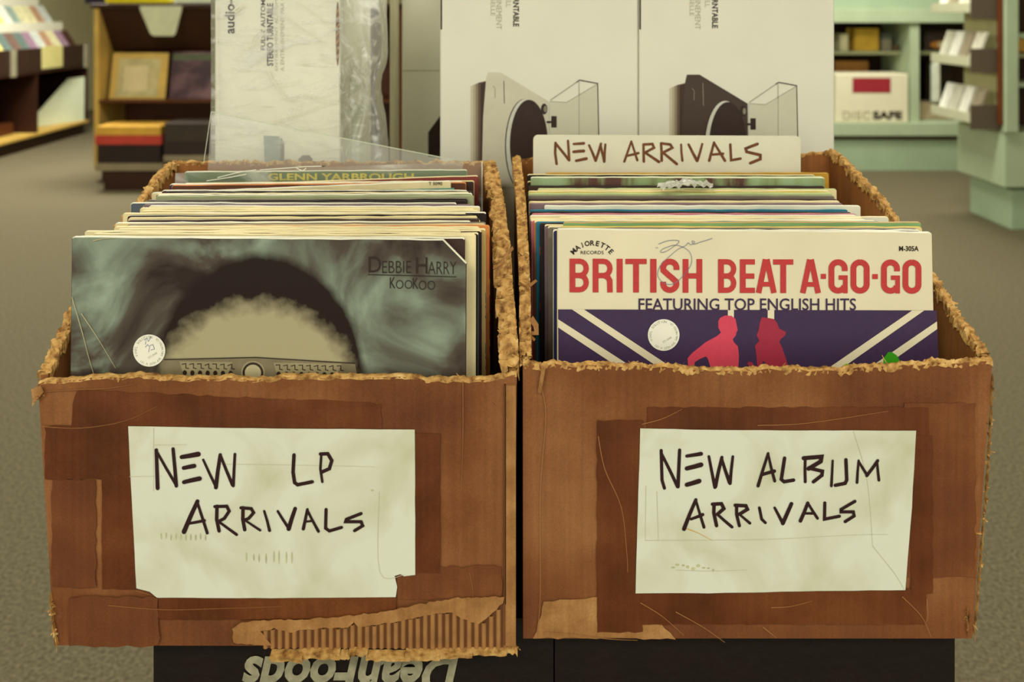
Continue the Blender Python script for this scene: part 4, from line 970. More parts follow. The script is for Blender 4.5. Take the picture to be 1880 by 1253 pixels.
# ------------------------------------------------------------------ turntable boxes
M_tb = mat('white_carton', (228, 227, 208), .6, .03, 12, .05, 200); M_blk = mat('print_black', (52, 38, 30), .6, .1, 60); M_gry = mat('print_grey', (176, 172, 146), .6, .05, 60)
TG = 'turntable cartons behind the record boxes'
def carton(label, x0, x1, d, depth, top, body, dx=0, dy=0, parts=True, thick=None):
    P = Plane(d); a, b_ = P(x0, 500).x, P(x1, 500).x; zt = P(0, top).z
    r = thing('turntable_box', label, 'carton', ((a+b_)/2, d*K+depth/2, ZS+.0005), TG)
    body_ = MB().box(a, b_, d*K, d*K+depth, ZS+.0005, zt, 0, .0015).build('carton', M_tb, r)
    if not parts: return r, P
    mb = MB(); o = .0004
    if body == 'silver': cb, cd = (206, 202, 178), (186, 182, 158)
    else: cb, cd = (70, 56, 46), (54, 40, 32)
    mats = [mat('print_body_'+body, cb, .5, .04, 60), mat('print_disc', (52, 36, 30), .5, .1, 100), mat('print_rim', (206, 206, 190), .4, .08, 60), M_blk, mat('print_lid', (206, 204, 180), .5, .02, 60), mat('print_line', (140, 134, 112), .5, .05, 60)]
    q = lambda pts: [(x+dx, y+dy) for x, y in pts]
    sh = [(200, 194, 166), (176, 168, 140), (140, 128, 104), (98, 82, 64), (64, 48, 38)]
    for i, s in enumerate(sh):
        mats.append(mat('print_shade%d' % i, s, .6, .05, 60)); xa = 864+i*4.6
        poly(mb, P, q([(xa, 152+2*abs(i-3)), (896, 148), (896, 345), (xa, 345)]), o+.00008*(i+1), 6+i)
    o += .0006
    poly(mb, P, q([(896, 133), (919, 133), (1007, 186), (1009, 345), (884, 345), (887, 215), (892, 150)]), o, 0)
    poly(mb, P, q(circ(964, 268, 37, 87, n=40)), o+.0001, 3 if body == 'silver' else 1); poly(mb, P, q(circ(966, 268, 37, 87, n=40)), o+.0002, 2); poly(mb, P, q(circ(971, 266, 35, 83, n=40)), o+.0003, 1)
    poly(mb, P, q([(1010, 186), (1040, 188), (1097, 154), (1101, 345), (1010, 345)]), o+.0001, 4)
    for ln, wd, m in (([(1010, 184), (1058, 151)], 1, 5), ([(1058, 151), (1064, 147), (1097, 153), (1101, 345)], 1.6, 3), ([(1063, 150), (1063, 345)], .8, 5), ([(1010, 186), (1040, 188), (1097, 154)], .8, 5), ([(925, 148), (926, 190)], 1.2, 3 if body == 'silver' else 5), ([(905, 158), (909, 162), (909, 180)], 1.0, 5), ([(1010, 186), (1010, 345)], 2, 2)):
        ribbon(mb, P, q(ln), wd, o+.0003, m, rnd=False)
    poly(mb, P, q(circ(999, 200, 6, 10, n=20)), o+.0004, 3); poly(mb, P, q(circ(1001, 200, 3, 6, n=16)), o+.0005, 5)
    poly(mb, P, q([(1012, 213), (1022, 213), (1022, 234), (1012, 234)]), o+.0004, 3); ribbon(mb, P, q([(1005, 224), (1012, 224)]), 4, o+.0004, 3)
    mb.build('turntable_print', mats, body_)
    mb = MB()
    text_to(mb, P, 'STEREO TURNTABLE', (942+dx, -66, 953+dx, 49+dy*.7), rot=-90, bold=.025, off=.0005, m=0)
    text_to(mb, P, 'UNIVERSELL', (929+dx, -50, 938+dx, 13), rot=-90, off=.0005, m=1)
    text_to(mb, P, 'ENTRAINEMENT', (911+dx, -40, 921+dx, 54), rot=-90, off=.0005, m=1); text_to(mb, P, 'UNIVERSELLE', (901+dx, -48, 909+dx, 29), rot=-90, off=.0005, m=1)
    mb.build('carton_lettering', [M_blk, M_gry], body_)
    MB().box(P(x0+.8, 0).x, P(x0+3.6, 0).x, d*K-.0006, d*K, P(0, 54).z, zt-.001).build('carton_slot', M_blk, r)
    return r, P
dT = 1.27
carton('white turntable carton with silver turntable picture, behind the gap between boxes', 808, 1171.5, dT, .30, -112, 'silver')
carton('white turntable carton with black turntable picture, behind the right record box', 1173, 1532, dT, .30, -112, 'black', dx=365, dy=4)
r, P3 = carton('shaded white turntable carton set back between wrapped one and silver-picture one', 738, 1120, 1.665, .02, -60, 'x', parts=False)
patch('carton_print', P3, [(786, 243), (810, 210), (815, 210), (815, 288), (786, 288)], M_blk, r, .0006, 0, 1)
mb = MB(); ribbon(mb, P3, [(738, 130), (812, 130)], 1.4, .0006, 0, rnd=False); mb.build('carton_seam', M_gry, r)
# thin upright board and dark carton beside it
mb = MB().box(P3(724, 0).x, P3(733, 0).x, 1.60*K, 1.665*K-.002, ZS+.0005, P3(0, -60).z, 0, .001)
tag(mb.build('foam_board', mat('foam_edge', (186, 180, 150), .7, .05, 30), loc=(P3(728, 0).x, 1.63*K, ZS+.0005)), 'thin pale board standing on edge left of the shaded carton', 'board')
# wrapped carton
Pw = Plane(1.27); a, b_ = Pw(394, 0).x, Pw(625, 0).x; zt = Pw(0, -112).z
wr = thing('turntable_box', 'plastic-wrapped white turntable carton standing behind the left record box', 'carton', ((a+b_)/2, 1.27*K+.12, ZS+.0005), TG)
MB().box(a, b_, 1.27*K, 1.27*K+.24, ZS+.0005, zt, 0, .0015).build('carton', M_tb, wr)
mb = MB()
text_to(mb, Pw, 'STEREO TURNTABLE', (490, 6, 502, 121), rot=90, bold=.03, off=.0005, m=0); text_to(mb, Pw, 'FULLY AUTOMATIC', (479, -32, 487, 92), rot=90, bold=.01, off=.0005, m=0)
text_to(mb, Pw, 'audio-technica', (413, -85, 431, 62), rot=90, bold=.02, off=.0005, m=0)
text_to(mb, Pw, 'ENTIEREMENT AUTOMATIQUE', (505, -48, 511, 130), rot=90, off=.0005, m=1); text_to(mb, Pw, 'A ENTRAINEMENT PAR COURROIE', (515, -60, 522, 131), rot=90, off=.0005, m=1)
mb.build('carton_lettering', [M_blk, M_gry], wr)
mb = MB(); poly(mb, Pw, circ(620, 62, 3.4, 59, n=30), .0005, 0)
for i in range(7): ribbon(mb, Pw, [(617.5, 24+i*14), (622.5, 16+i*14)], 2.2, .0007, 1, rnd=False)
mb.build('carton_handle_hole', [mat('hole_brown', (116, 80, 44), .7, .2, 60), mat('hole_tan', (176, 146, 100), .7, .1, 60)], wr)
patch('carton_print', Pw, [(484, 249), (512, 250), (518, 262), (520, 320), (487, 320)], mat('print_blue_grey', (138, 152, 142), .5, .1, 60), wr, .0006, 0, 2)
patch('carton_print', Pw, [(516, 252), (522, 262), (522, 320), (514, 320)], mat('print_dark_grey', (108, 96, 84), .5, .1, 60), wr, .0008, 0, 2)
patch('carton_print', Pw, [(548, 292), (556, 285), (568, 285), (574, 292), (574, 320), (548, 320)], mat('print_dark_grey', (108, 96, 84), .5, .1, 60), wr, .0006, 0, 2)
# film wrapped round the carton: front sheet, then bunched gather at the right side
vs = []; fs = []; n = 150; rows = 110; zlo = ZS+.01
path = [(a-.004, 1.27*K+.2), (a-.004, 1.27*K-.004), (b_+.002, 1.27*K-.004), (b_+.012, 1.27*K+.02), (X_(700, 1.33), 1.33*K), (X_(712, 1.42), 1.42*K)]
seg = [0]; 
for p, q in zip(path, path[1:]): seg.append(seg[-1]+math.hypot(q[0]-p[0], q[1]-p[1]))
def along(s):
    for i in range(len(path)-1):
        if s <= seg[i+1] or i == len(path)-2:
            t = (s-seg[i])/(seg[i+1]-seg[i]); return Vector((path[i][0]+(path[i+1][0]-path[i][0])*t, path[i][1]+(path[i+1][1]-path[i][1])*t, 0)), i
mi = []
for i in range(n+1):
    s = seg[-1]*i/n; p, sg = along(s)
    for j in range(rows+1):
        z = zlo+(zt+.01-zlo)*j/rows; q = Vector((p.x, p.y, z))
        zk = Pw(0, 175).z
        amp = .0018 if sg <= 1 else .006
        if sg >= 2:
            pin = math.exp(-((z-zk)/.03)**2); q.x -= .006*pin*(sg-1)*.5; rd = math.hypot(z-zk, p.x-b_-.035)+.001; ang = math.atan2(z-zk, p.x-b_-.035); q.y += .010*math.sin(ang*15+2*nz((ang, rd*20, 0), 1, 3))*min(1, (p.x-b_)/.02)*min(1, rd/.03)
        q.y -= abs(amp*nz((q.x*2.2+q.z*1.4, q.y, q.z*1.1), 26, 5))
        vs.append(q)
for i in range(n):
    _, sg = along(seg[-1]*(i+.5)/n)
    for j in range(rows): q = i*(rows+1)+j; fs.append((q, q+rows+1, q+rows+2, q+1)); mi.append(0 if sg <= 1 else 1)
mesh('plastic_wrap', vs, fs, [M_film, M_film2], wr, mi, smooth=True)
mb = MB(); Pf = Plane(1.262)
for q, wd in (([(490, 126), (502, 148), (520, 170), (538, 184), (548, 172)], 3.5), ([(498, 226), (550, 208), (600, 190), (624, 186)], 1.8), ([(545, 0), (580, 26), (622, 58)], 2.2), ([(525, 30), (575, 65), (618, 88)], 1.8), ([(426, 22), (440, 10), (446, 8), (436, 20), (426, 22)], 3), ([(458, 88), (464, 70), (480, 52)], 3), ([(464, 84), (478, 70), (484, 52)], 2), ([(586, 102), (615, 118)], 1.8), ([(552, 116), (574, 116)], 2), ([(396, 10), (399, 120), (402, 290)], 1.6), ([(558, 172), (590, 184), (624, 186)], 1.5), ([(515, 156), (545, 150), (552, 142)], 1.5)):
    mb = MB(); ribbon(mb, Pf, spline(q, 4), wd, .0, 0, rnd=False, w1=.6); mb.build('film_highlight', mat('film_wrinkle_glint', (230, 230, 204), .35, .05, 60), wr)  # highlights on the film's wrinkles, painted as pale ribbons

# ------------------------------------------------------------------ background, left: brown cabinet
def bx(mb, px0, px1, py0, py1, d, dep, m=0, ch=0): # box whose front face covers a pixel rectangle at depth d
    A = W(px0, py1, d); B = W(px1, py0, d); return mb.box(A.x, B.x, d*K, d*K+dep, max(A.z, 0), B.z, m, ch)
M_wood = mat('brown_laminate', (92, 50, 24), .45, .15, 6, streak=(1, 1, 8)); M_dwood = mat('dark_laminate', (54, 28, 16), .5, .15, 6); M_lwood = mat('light_wood', (204, 168, 84), .55, .12, 8)
dc = 8.0; cab = thing('display_cabinet', 'brown wooden display cabinet with open shelves at left rear', 'cabinet', (W(450, 0, dc).x, dc*K, 0))
zf = 0
X0 = W(172, 0, dc).x; X1 = W(735, 0, dc).x; Yc = dc*K; top = W(0, 15, dc).z
MB().box(X0, X0+.04, Yc, Yc+.5, .10, top, 0, .004).build('side_panel', M_lwood, cab)
MB().box(X1-.04, X1, Yc, Yc+.5, .10, top, 0, .004).build('side_panel', M_wood, cab)
MB().box(X0+.041, X1-.041, Yc+.47, Yc+.5, .10, top).build('back_panel', M_wood, cab)
MB().box(X0-.02, X1+.02, Yc-.02, Yc+.52, top+.001, top+.035, 0, .005).build('cabinet_top', M_dwood, cab)
MB().box(X0+.05, X1-.05, Yc+.03, Yc+.48, 0, .099).build('plinth', M_dwood, cab)
MB().box(X0+.041, X1-.041, Yc, Yc+.469, .101, .12, 0, .003).build('shelf', M_dwood, cab)
zs2 = W(0, 184, dc).z; zs1 = W(0, 300, dc).z
MB().box(X0+.041, X1-.041, Yc-.01, Yc+.469, zs2-.02, zs2, 0, .003).build('shelf', M_wood, cab)
z0a = W(0, 96, dc).z
# slanted header board under the top
v = [(X0+.041, Yc+.01, top-.001), (X1-.041, Yc+.01, top-.001), (X1-.041, Yc+.24, z0a), (X0+.041, Yc+.24, z0a)]
MB().add(v+[(a_, b2+.015, c_) for a_, b2, c_ in v], [(0, 3, 2, 1), (4, 5, 6, 7), (0, 1, 5, 4), (1, 2, 6, 5), (2, 3, 7, 6), (3, 0, 4, 7)]).build('slanted_panel', M_dwood, cab)
def leaning(name, label, cat, px0, px1, y0, y1, d, mt, tilt=.10, th=.006, group=None, extra=None):
    A = W(px0, y1, d); B = W(px1, y0, d)
    vs = [(A.x, d*K, A.z), (B.x, d*K, A.z), (B.x, d*K+tilt, B.z), (A.x, d*K+tilt, B.z)]; vs += [(x, y+th, z) for x, y, z in vs]
    o = MB().add(vs, [(0, 1, 2, 3), (7, 6, 5, 4), (0, 4, 5, 1), (1, 5, 6, 2), (2, 6, 7, 3), (3, 7, 4, 0)]).build(name, mt, loc=(A.x, d*K, A.z))
    return tag(o, label, cat, group)
zz = zs2+.001
def framed(cols, sc=(3, 3, 3)): return foliage('cover_art_%d' % cols[0][0], cols, sc)
d1 = dc+.12
yb = 20+(H-zz)*1880/d1
o = leaning('album_cover', 'pale album cover in yellow frame leaning on the brown cabinet shelf', 'album', 200, 303, 98, yb, d1, mat('yellow_frame', (212, 178, 92), .5, .1, 12), .08)
Aa = W(222, yb-8, d1); Bb = W(283, 112, d1); k_ = .08/(W(0, 98, d1).z-W(0, yb, d1).z)
def onlean(px, py, off): p = W(px, py, d1); return Vector((p.x, d1*K+(p.z-zz)*k_-off, p.z))
P_on = lambda px, py, off=0: onlean(px, py, off)
mb = MB(); poly(mb, P_on, [(212, 108), (290, 108), (288, yb-4), (212, yb-4)], .003, 0); poly(mb, P_on, [(224, 122), (268, 122), (268, yb-14), (224, yb-14)], .005, 1)
mb.build('cover_panel', [mat('art_sage', (196, 184, 130), .5, .2, 10), mat('art_cream', (222, 208, 156), .5, .08, 10)], o)
o = leaning('album_cover', 'dark purple album cover leaning right of the yellow-framed one', 'album', 310, 420, 96, yb, d1, foliage('purple_art', [(58, 34, 42), (84, 54, 62), (122, 90, 92)], (5, 5, 7)), .08)
mb = MB(); poly(mb, P_on, [(312, 100), (418, 100), (418, 112), (312, 112)], .003, 0); mb.build('title_strip', mat('art_green', (90, 98, 70), .5, .1, 10), o)
# stacks of flat records standing out of the bottom shelf
def flat(label, px0, px1, y0, y1, d, col, dep=.30):
    mb = MB(); bx(mb, px0, px1, y0, y1, d, dep, 0, .004); A = W(px0, y1, d)
    return tag(mb.build('boxed_set', mat('case_%d_%d_%d' % col, col, .6, .12, 10), loc=(A.x, d*K, max(A.z, 0))), label, 'boxed set', 'boxed sets stacked on the low cabinet shelf')
ds_ = 7.6
low = W(0, 300, ds_).z
Ys = ds_*K-.01
MB().box(W(176, 0, ds_).x, W(300, 0, ds_).x, Ys, Ys+.31, W(0, 314, ds_).z, low-.001, 0, .004).build('low_tray', mat('tray_edge', (136, 124, 96), .6, .1, 10), cab)
MB().box(W(300.5, 0, ds_).x, W(400, 0, ds_).x, Ys, Ys+.31, W(0, 297, ds_).z, W(0, 285.5, ds_).z, 0, .004).build('low_tray', mat('tray_edge', (136, 124, 96), .6, .1, 10), cab)
MB().box(W(190, 0, ds_).x, W(400, 0, ds_).x, Ys+.02, Ys+.30, .0, W(0, 314.5, ds_).z-.001).build('tray_base', M_dwood, cab)
flat('black boxed set, wide bottom one of the left stack under the red', 178, 294, 266.5, 299.8, ds_, (40, 28, 24))
flat('red boxed set lying between the yellow and the black one', 174, 296, 249, 266.3, ds_, (178, 62, 48))
flat('yellow boxed set on top of the red one at cabinet foot', 177, 294, 232, 248.8, ds_, (204, 158, 60))
flat('dark boxed set lowest in the right-hand stack on cabinet foot', 300, 398, 262, 285.2, ds_, (46, 34, 30))
flat('dark greenish boxed set on top of the right-hand stack', 302, 398, 226, 261.8, ds_, (58, 48, 40))
# things on top of the cabinet
mb = MB(); A = W(190, 13, dc); ztop = top+.036
tag(MB().box(W(192, 0, dc).x, W(308, 0, dc).x, Yc, Yc+.3, ztop, ztop+.12, 0, .01).build('display_tray', mat('bright_yellow', (226, 208, 20), .4, .1, 8), loc=(W(250, 0, dc).x, Yc, ztop)), 'bright yellow tray on top of the brown cabinet', 'tray')
tag(MB().box(W(318, 0, dc).x, W(520, 0, dc).x, Yc, Yc+.3, ztop, ztop+.12, 0, .01).build('display_tray', mat('pale_tray', (222, 228, 200), .4, .1, 8), loc=(W(380, 0, dc).x, Yc, ztop)), 'pale tray of covers on cabinet top, right of yellow tray', 'tray')
tag(MB().box(W(142, 0, dc).x, W(186, 0, dc).x, Yc+.1, Yc+.3, ztop, ztop+.12, 0, .01).build('storage_bin', mat('dark_blue_box', (44, 36, 56), .4, .1, 8), loc=(W(162, 0, dc).x, Yc, ztop)), 'small dark blue bin on cabinet top left of yellow tray', 'bin')
Pg = Plane(dc-.04); mb = MB(); q = [(256, 11), (334, 11), (333, 20), (322, 62), (318, 66), (282, 66), (276, 62), (258, 20)]
n = len(q); mb.add([Pg(x, y) for x, y in q]+[Pg(x, y, -.006) for x, y in q], [tuple(range(n))[::-1], tuple(range(n, 2*n))]+[(i, (i+1) % n, n+(i+1) % n, n+i) for i in range(n)])
tag(mb.build('hanging_sign', mat('pale_sign', (206, 208, 172), .5, .08, 10), loc=Pg(295, 11)), 'pale tapered sign hanging over the front of the brown cabinet', 'sign')

# ------------------------------------------------------------------ background, far left: disc rack along the wall
XA = -4.55
ra = thing('disc_rack', 'low black-fronted disc rack with sloping trays along the left wall', 'rack', (XA-.3, 8.6, 0))
Y0r, Y1r = 6.6, 9.5
def zat(py, yw): return H-(py-HY)*yw/F
zb0, zb1 = zat(138, 8.0), zat(92, 8.0)
MB().box(XA-.62, XA-.06, Y0r, Y1r, 0, .12).build('plinth', M_dwood, ra)
MB().box(XA-.62, XA, Y0r, Y1r, .121, .15, 0, .004).build('bottom_shelf', M_lwood, ra)
MB().box(XA-.62, XA-.60, Y0r, Y1r, .151, zb0-.021).build('back_panel', mat('rack_back', (104, 80, 58), .6, .1, 8), ra)
MB().box(XA-.64, XA, Y0r, Y1r, zb0-.02, zb0-.001).build('tray_floor', M_dwood, ra)
MB().box(XA-.03, XA, Y0r, Y1r, zb0, zb1, 0, .004).build('front_board', mat('rack_black', (54, 36, 26), .5, .1, 10), ra)
for yy in (6.6, 7.55, 8.45, 9.46): MB().box(XA-.598, XA-.01, yy, yy+.03, .151, zb0-.021).build('divider', M_dwood, ra)
for yy in (7.99, 9.38): MB().box(XA+.001, XA+.02, yy, yy+.07, zb0-.02, zb1).build('bracket', mat('bracket_grey', (150, 144, 118), .5, .1, 10), ra)
MB().box(XA+.001, XA+.008, 8.53, 8.92, zb0+.02, zb1+.01).build('price_label', mat('label_cream', (216, 208, 136), .5, .05, 10), ra)
# white panel leaning inside lower bay
q = [(XA-.5, 8.60, .151), (XA-.04, 9.30, .151), (XA-.04, 9.42, zb0-.08), (XA-.1, 9.30, zb0-.08)]
q = [(XA-.30, 8.75, .151), (XA-.02, 9.43, .151), (XA-.02, 9.44, .62), (XA-.1, 9.25, .62)]
tag(MB().add(q+[(x-.01, y+.01, z) for x, y, z in q], [(0, 1, 2, 3), (7, 6, 5, 4), (0, 4, 5, 1), (1, 5, 6, 2), (2, 6, 7, 3), (3, 7, 4, 0)]).build('white_board', mat('pale_board', (214, 222, 190), .5, .04, 8), loc=(XA-.1, 9.1, .151)), 'pale white board leaning in the lower bay of the disc rack', 'board')
tag(MB().box(XA-.45, XA-.2, 7.95, 8.40, .151, .26, 0, .006).build('storage_box', M_wood, loc=(XA-.3, 8.0, .151)), 'low reddish brown box on the bottom shelf of the disc rack', 'box')
for i, (c, nm) in enumerate((((118, 84, 84), 'plum'), ((196, 178, 128), 'beige'))):
    yy = 7.80-.09*i
    v = [(XA-.35, yy, .151), (XA-.03, yy, .151), (XA-.03, yy-.03, .46), (XA-.35, yy-.03, .46)]
    tag(MB().add(v+[(x, y-.02, z) for x, y, z in v], [(0, 3, 2, 1), (4, 5, 6, 7), (0, 1, 5, 4), (1, 2, 6, 5), (2, 3, 7, 6), (3, 0, 4, 7)]).build('album_cover', mat('album_'+nm, c, .6, .1, 10), loc=(XA-.2, yy, .151)), '%s album upright at near end of the rack bottom shelf' % nm, 'album')
# sloping tiers and individual disc cases
tiers = [(zb1-.05, -.04, 0), (zb1+.21, -.30, 1), (zb1+.47, -.56, 2)]
for k, (z0, xo, t) in enumerate(tiers):
    MB().box(XA+xo-.24, XA+xo+.0, Y0r, Y1r, z0-.02+(0 if k else 0), z0, 0, .003).build('tier', mat('tier_cream', (226, 222, 168), .5, .06, 8), ra)
    if k: MB().box(XA+xo-.005, XA+xo+.01, Y0r, Y1r, z0-.06, z0+.03).build('tier_lip', mat('lip_white', (238, 236, 214), .4, .03, 8), ra)
CDC = [((226, 222, 176), 'cream'), ((150, 170, 158), 'blue-grey'), ((74, 48, 38), 'dark brown'), ((206, 214, 206), 'pale blue'), ((120, 96, 86), 'brown'), ((214, 200, 120), 'yellow'), ((236, 234, 220), 'white'), ((104, 122, 116), 'teal grey'), ((188, 150, 120), 'tan'), ((160, 130, 150), 'lilac')]
rc = random.Random(12); proto = {}
names_row = ['front', 'middle', 'rear']
for k, (z0, xo, t) in enumerate(tiers):
    y = 6.9; prevc = 'tier end'; 
    while y < Y1r-.16:
        c, nm = CDC[rc.randrange(len(CDC))]; wv = .14
        loc = (XA+xo-.06, y, z0+.001)
        if nm not in proto:
            v = [(0, 0, 0), (0, wv, 0), (-.13, wv, .2), (-.13, 0, .2)]
            me = MB().add(v+[(x-.012, yy, z) for x, yy, z in v], [(0, 1, 2, 3), (7, 6, 5, 4), (0, 4, 5, 1), (1, 5, 6, 2), (2, 6, 7, 3), (3, 7, 4, 0)])
            o = mesh('disc_case', [Vector(p)+Vector(loc) for p in me.v], me.f, mat('case_'+nm, c, .35, .25, 14), loc=loc); proto[nm] = o
        else:
            o = proto[nm].copy(); C.objects.link(o); o.location = loc
        tag(o, '%s disc case on %s tier of left rack, past the %s' % (nm, names_row[k], prevc if 'tier' in prevc else prevc+' one'), 'disc case', 'disc cases on the left wall rack')
        prevc = nm; y += wv+.012

# ------------------------------------------------------------------ background, right: pale green shelving
M_grn = mat('pale_green_paint', (178, 194, 160), .5, .06, 5); M_grn2 = mat('pale_green_panel', (162, 184, 152), .5, .05, 5)
db = 8.51; Yg = db*K; sx0 = W(1480, 0, db).x; sx1 = W(2010, 0, db).x
sh = thing('green_shelving', 'pale green wall shelving unit along the right rear', 'shelving', ((sx0+sx1)/2, Yg, 0))
zl = W(0, 226, db).z; zl2 = W(0, 250, db).z
MB().box(sx0, sx1, Yg+.04, Yg+.7, 0, zl2-.03).build('base_cabinet', M_grn2, sh)
MB().box(sx0, sx1, Yg, Yg+.7, zl2, zl, 0, .004).build('counter', M_grn, sh)
MB().box(sx0, sx1, Yg+.02, Yg+.7, zl2-.029, zl2-.001).build('shadow_gap', M_dwood, sh)
zt2 = W(0, 42, db).z
MB().box(sx0, sx1, Yg+.02, Yg+.30, zt2, W(0, 16, db).z-.002, 0, .004).build('header_board', M_grn, sh)
MB().box(sx0, sx1, Yg+.05, Yg+.70, W(0, 16, db).z, W(0, -60, db).z).build('upper_cabinet', M_grn2, sh)
MB().box(sx0, sx1, Yg+.62, Yg+.70, zl+.001, zt2-.001).build('back_panel', mat('shelf_back_dark', (60, 36, 26), .6, .15, 5), sh)
for px in (1482, 1676, 1990): MB().box(W(px, 0, db).x, W(px+17, 0, db).x, Yg+.05, Yg+.61, zl+.001, zt2-.001).build('post', M_grn, sh)
z3 = W(0, 96, db).z
for xa, xb in ((1500, 1675), (1694, 1989)): MB().box(W(xa, 0, db).x, W(xb, 0, db).x, Yg+.2, Yg+.61, z3-.03, z3, 0, .003).build('shelf', mat('shelf_sage', (148, 152, 114), .5, .08, 6), sh)
# boxes and items
def item(name, label, cat, px0, px1, y0, y1, d, dep, col, ch=.006, grp=None):
    mb = MB(); bx(mb, px0, px1, y0, y1, d, dep, 0, ch); A = W(px0, y1, d)
    return tag(mb.build(name, mat('item_%d_%d_%d' % col, col, .5, .15, 12), loc=(A.x, d*K, A.z)), label, cat, grp)
dsf = 8.55; Ps = Plane(dsf); A = W(1533, 0, dsf); B = W(1668, 0, dsf); zz2 = zl+.001
ws = thing('supply_box', 'white box with red rectangle lettered DISC SAFE on the green counter', 'box', ((A.x+B.x)/2, dsf*K+.1, zz2))
MB().box(A.x, B.x, dsf*K, dsf*K+.3, zz2, Ps(0, 136).z, 0, .006).build('carton', mat('white_board_box', (232, 226, 196), .5, .03, 8), ws)
patch('red_panel', Ps, rect(1565, 143, 1635, 170), mat('crimson_panel', (158, 44, 54), .5, .05, 8), ws, .004, 0, 1)
mb = MB(); text_to(mb, Ps, 'DISC', (1547, 204, 1598, 219), bold=0, off=.005, m=0); text_to(mb, Ps, 'SAFE', (1602, 204, 1656, 219), bold=.04, off=.005, m=1)
mb.build('lettering', [mat('dull_print', (180, 172, 136), .6, .1, 8), M_blk], ws)
dq = 8.75
YY = lambda z, d: 20+(H-z)*1880/d
ys = YY(z3+.001, dq)
item('record_set', 'yellow and red boxed record set on the green unit upper shelf', 'boxed set', 1570, 1614, 52, ys, dq, .2, (206, 168, 60))
item('record_set', 'white curved-front disc set at left end of the upper shelf', 'boxed set', 1543, 1558, 62, ys, dq, .2, (216, 208, 168))
item('record_set', 'grey disc set on the upper shelf left of the green post', 'boxed set', 1620, 1637, 72, ys, dq, .2, (140, 136, 116))
item('record_set', 'small dark disc set beside the green post', 'boxed set', 1640, 1652, 82, ys, dq, .2, (96, 76, 60))
item('album_cover', 'framed dark album with orange flare right of the green post', 'album', 1698, 1756, 57, ys, dq, .05, (70, 56, 54))
Pq = Plane(dq); mb = MB(); poly(mb, Pq, circ(1727, 82, 20, 7, n=20), .004, 0); poly(mb, Pq, circ(1730, 82, 10, 6, n=20), .006, 1)
mb.build('cover_art', [mat('orange_art', (214, 142, 62), .5, .1, 12), mat('cream_art', (232, 222, 180), .5, .1, 12)], bpy.data.objects[[o.name for o in bpy.data.objects if o.get('label', '').startswith('framed dark album')][0]])
yc = YY(zl+.001, dq)
item('magazine_pile', 'pile of pale magazines on the counter right of the white box', 'magazines', 1675, 1756, 190, yc, dq, .25, (164, 148, 116))
item('magazine_pile', 'lower pile of mixed papers on the counter near the gondola', 'magazines', 1758, 1800, 178, yc, dq, .25, (176, 164, 124))
item('record_row', 'row of dark record spines on the counter right of the post', 'records', 1700, 1748, 112, YY(zl+.001, dq+.33), dq+.33, .11, (44, 28, 22))
item('figurine', 'small white figurine before the dark record row', 'figurine', 1712, 1728, 116, 190-.5, dq-.05, .05, (222, 226, 206), .02)
item('record_set', 'orange and cream boxed set below the upper shelf on the left', 'boxed set', 1533, 1595, 112, YY(zl+.001, 9.0), 9.0, .1, (188, 130, 66))
# gondola at right
dg = 6.2; Yn = dg*K; gx = W(1850, 0, dg).x; Yf = 5.58
gx2 = gx+.06
gd = thing('gondola_shelf', 'pale green double-sided gondola shelf with cassette trays at right edge', 'gondola', (gx+.5, (Yn+Yf)/2, 0))
z_s = H-(345-HY)*dg/1880
MB().box(gx+.04, gx+1.2, Yn+.03, Yf+.2, 0, z_s-.02, 0, .004).build('plinth', M_grn2, gd)
MB().box(gx-.02, gx+1.2, Yn, Yf+.25, z_s, H-(243-HY)*dg/1880, 0, .005).build('base_deck', M_grn, gd)
ztp = 1.75
MB().box(gx, gx+.03, Yn+.02, Yf+.2, H-(243-HY)*dg/1880+.001, ztp).build('end_panel', mat('gondola_panel', (204, 200, 150), .5, .06, 6), gd)
MB().box(gx-.03, gx+.05, Yn-.03, Yn+.019, H-(243-HY)*dg/1880+.001, ztp, 0, .004).build('post', M_grn, gd)
MB().box(gx-.05, gx-.031, Yn-.01, Yn+.03, H-(230-HY)*dg/1880, ztp, 0, .003).build('edge_strip', mat('reddish_strip', (104, 54, 24), .5, .1, 8), gd)
MB().box(gx+.051, gx+1.2, Yn+.3, Yn+.33, H-(243-HY)*dg/1880+.001, ztp).build('inner_panel', M_dwood, gd)
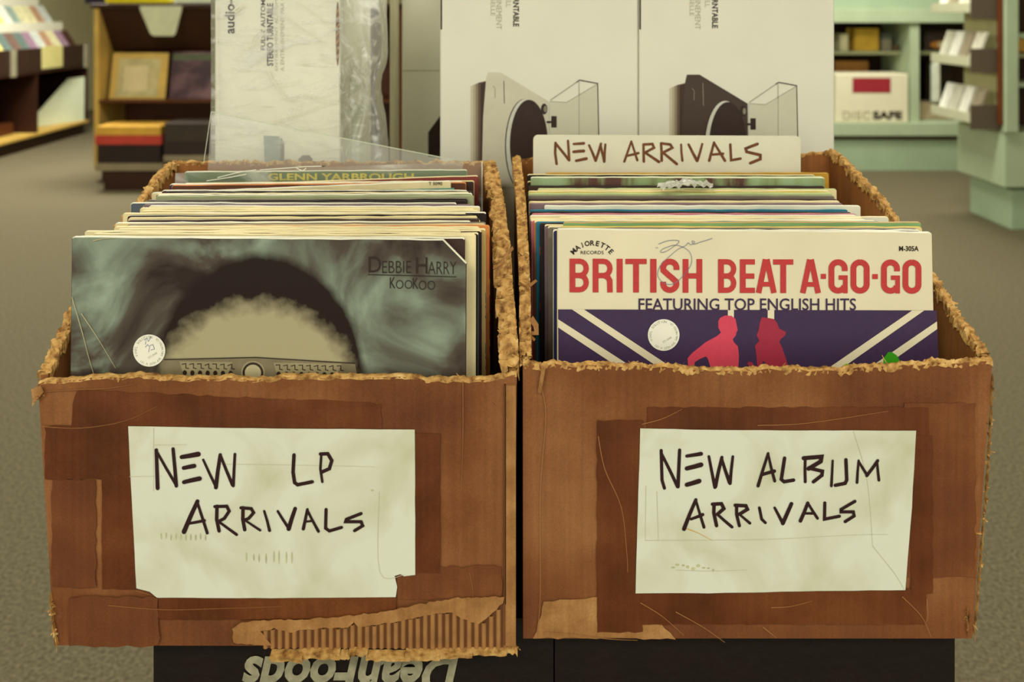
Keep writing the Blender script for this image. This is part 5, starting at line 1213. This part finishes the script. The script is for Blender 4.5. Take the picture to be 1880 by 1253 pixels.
for py in (62, 152): MB().box(gx+.051, gx+1.2, Yn, Yn+.299, H-(py+8-HY)*dg/1880, H-(py-HY)*dg/1880).build('shelf', M_grn, gd)
item('record_set', 'yellow boxed set on the gondola front shelf at right edge', 'boxed set', 1862, 1900, 70, 96, dg+.05, .1, (206, 160, 70))
MB().box(gx+.051, gx+1.2, Yn, Yn+.299, H-(106-HY)*dg/1880, H-(98.5-HY)*dg/1880).build('shelf', mat('shelf_sage', (148, 152, 114), .5, .08, 6), gd)
# cassette trays hung on the left face, each with cases
trs = [(H-(124-HY)*.0033*1.0, 0)]
for k, (pyb, lab_) in enumerate(((20, 'top'), (112, 'middle'), (208, 'lower'))):
    zt_ = H-(pyb-HY)*5.75/F
    Y0, Y1 = 5.33, 5.82
    MB().box(gx-.20, gx-.001, Y0, Y1, zt_-.012, zt_, 0, .003).build('tray', mat('tray_white', (206, 208, 176), .4, .05, 8), gd)
    MB().box(gx-.20, gx-.19, Y0, Y1, zt_+.0005, zt_+.05).build('tray_lip', mat('tray_white', (206, 208, 176), .4, .05, 8), gd)
    MB().box(gx-.20, gx-.001, Y0-.012, Y0-.001, zt_-.05, zt_+.10).build('tray_end', mat('tray_dark', (96, 84, 68), .5, .05, 8), gd)
    for j in range(4):
        y = Y0+.005+j*.122; c = [(240, 240, 228), (224, 222, 200), (160, 148, 124), (236, 236, 222), (206, 204, 184)][(j+k) % 5]
        nm = ['bright white', 'off-white', 'taupe', 'pure white', 'light grey'][(j+k) % 5]
        v = [(gx-.17, y, zt_+.001), (gx-.17, y+.1, zt_+.001), (gx-.10, y+.1, zt_+.2), (gx-.10, y, zt_+.2)]
        o = MB().add(v+[(x+.02, yy, z) for x, yy, z in v], [(0, 3, 2, 1), (4, 5, 6, 7), (0, 1, 5, 4), (1, 2, 6, 5), (2, 3, 7, 6), (3, 0, 4, 7)]).build('cassette_case', mat('cassette_'+nm.replace(' ', '_'), c, .3, .12, 20), loc=(gx-.15, y, zt_+.001))
        tag(o, '%s cassette case in the %s tray on the gondola side' % (nm, lab_), 'cassette', 'cassette cases on the gondola')
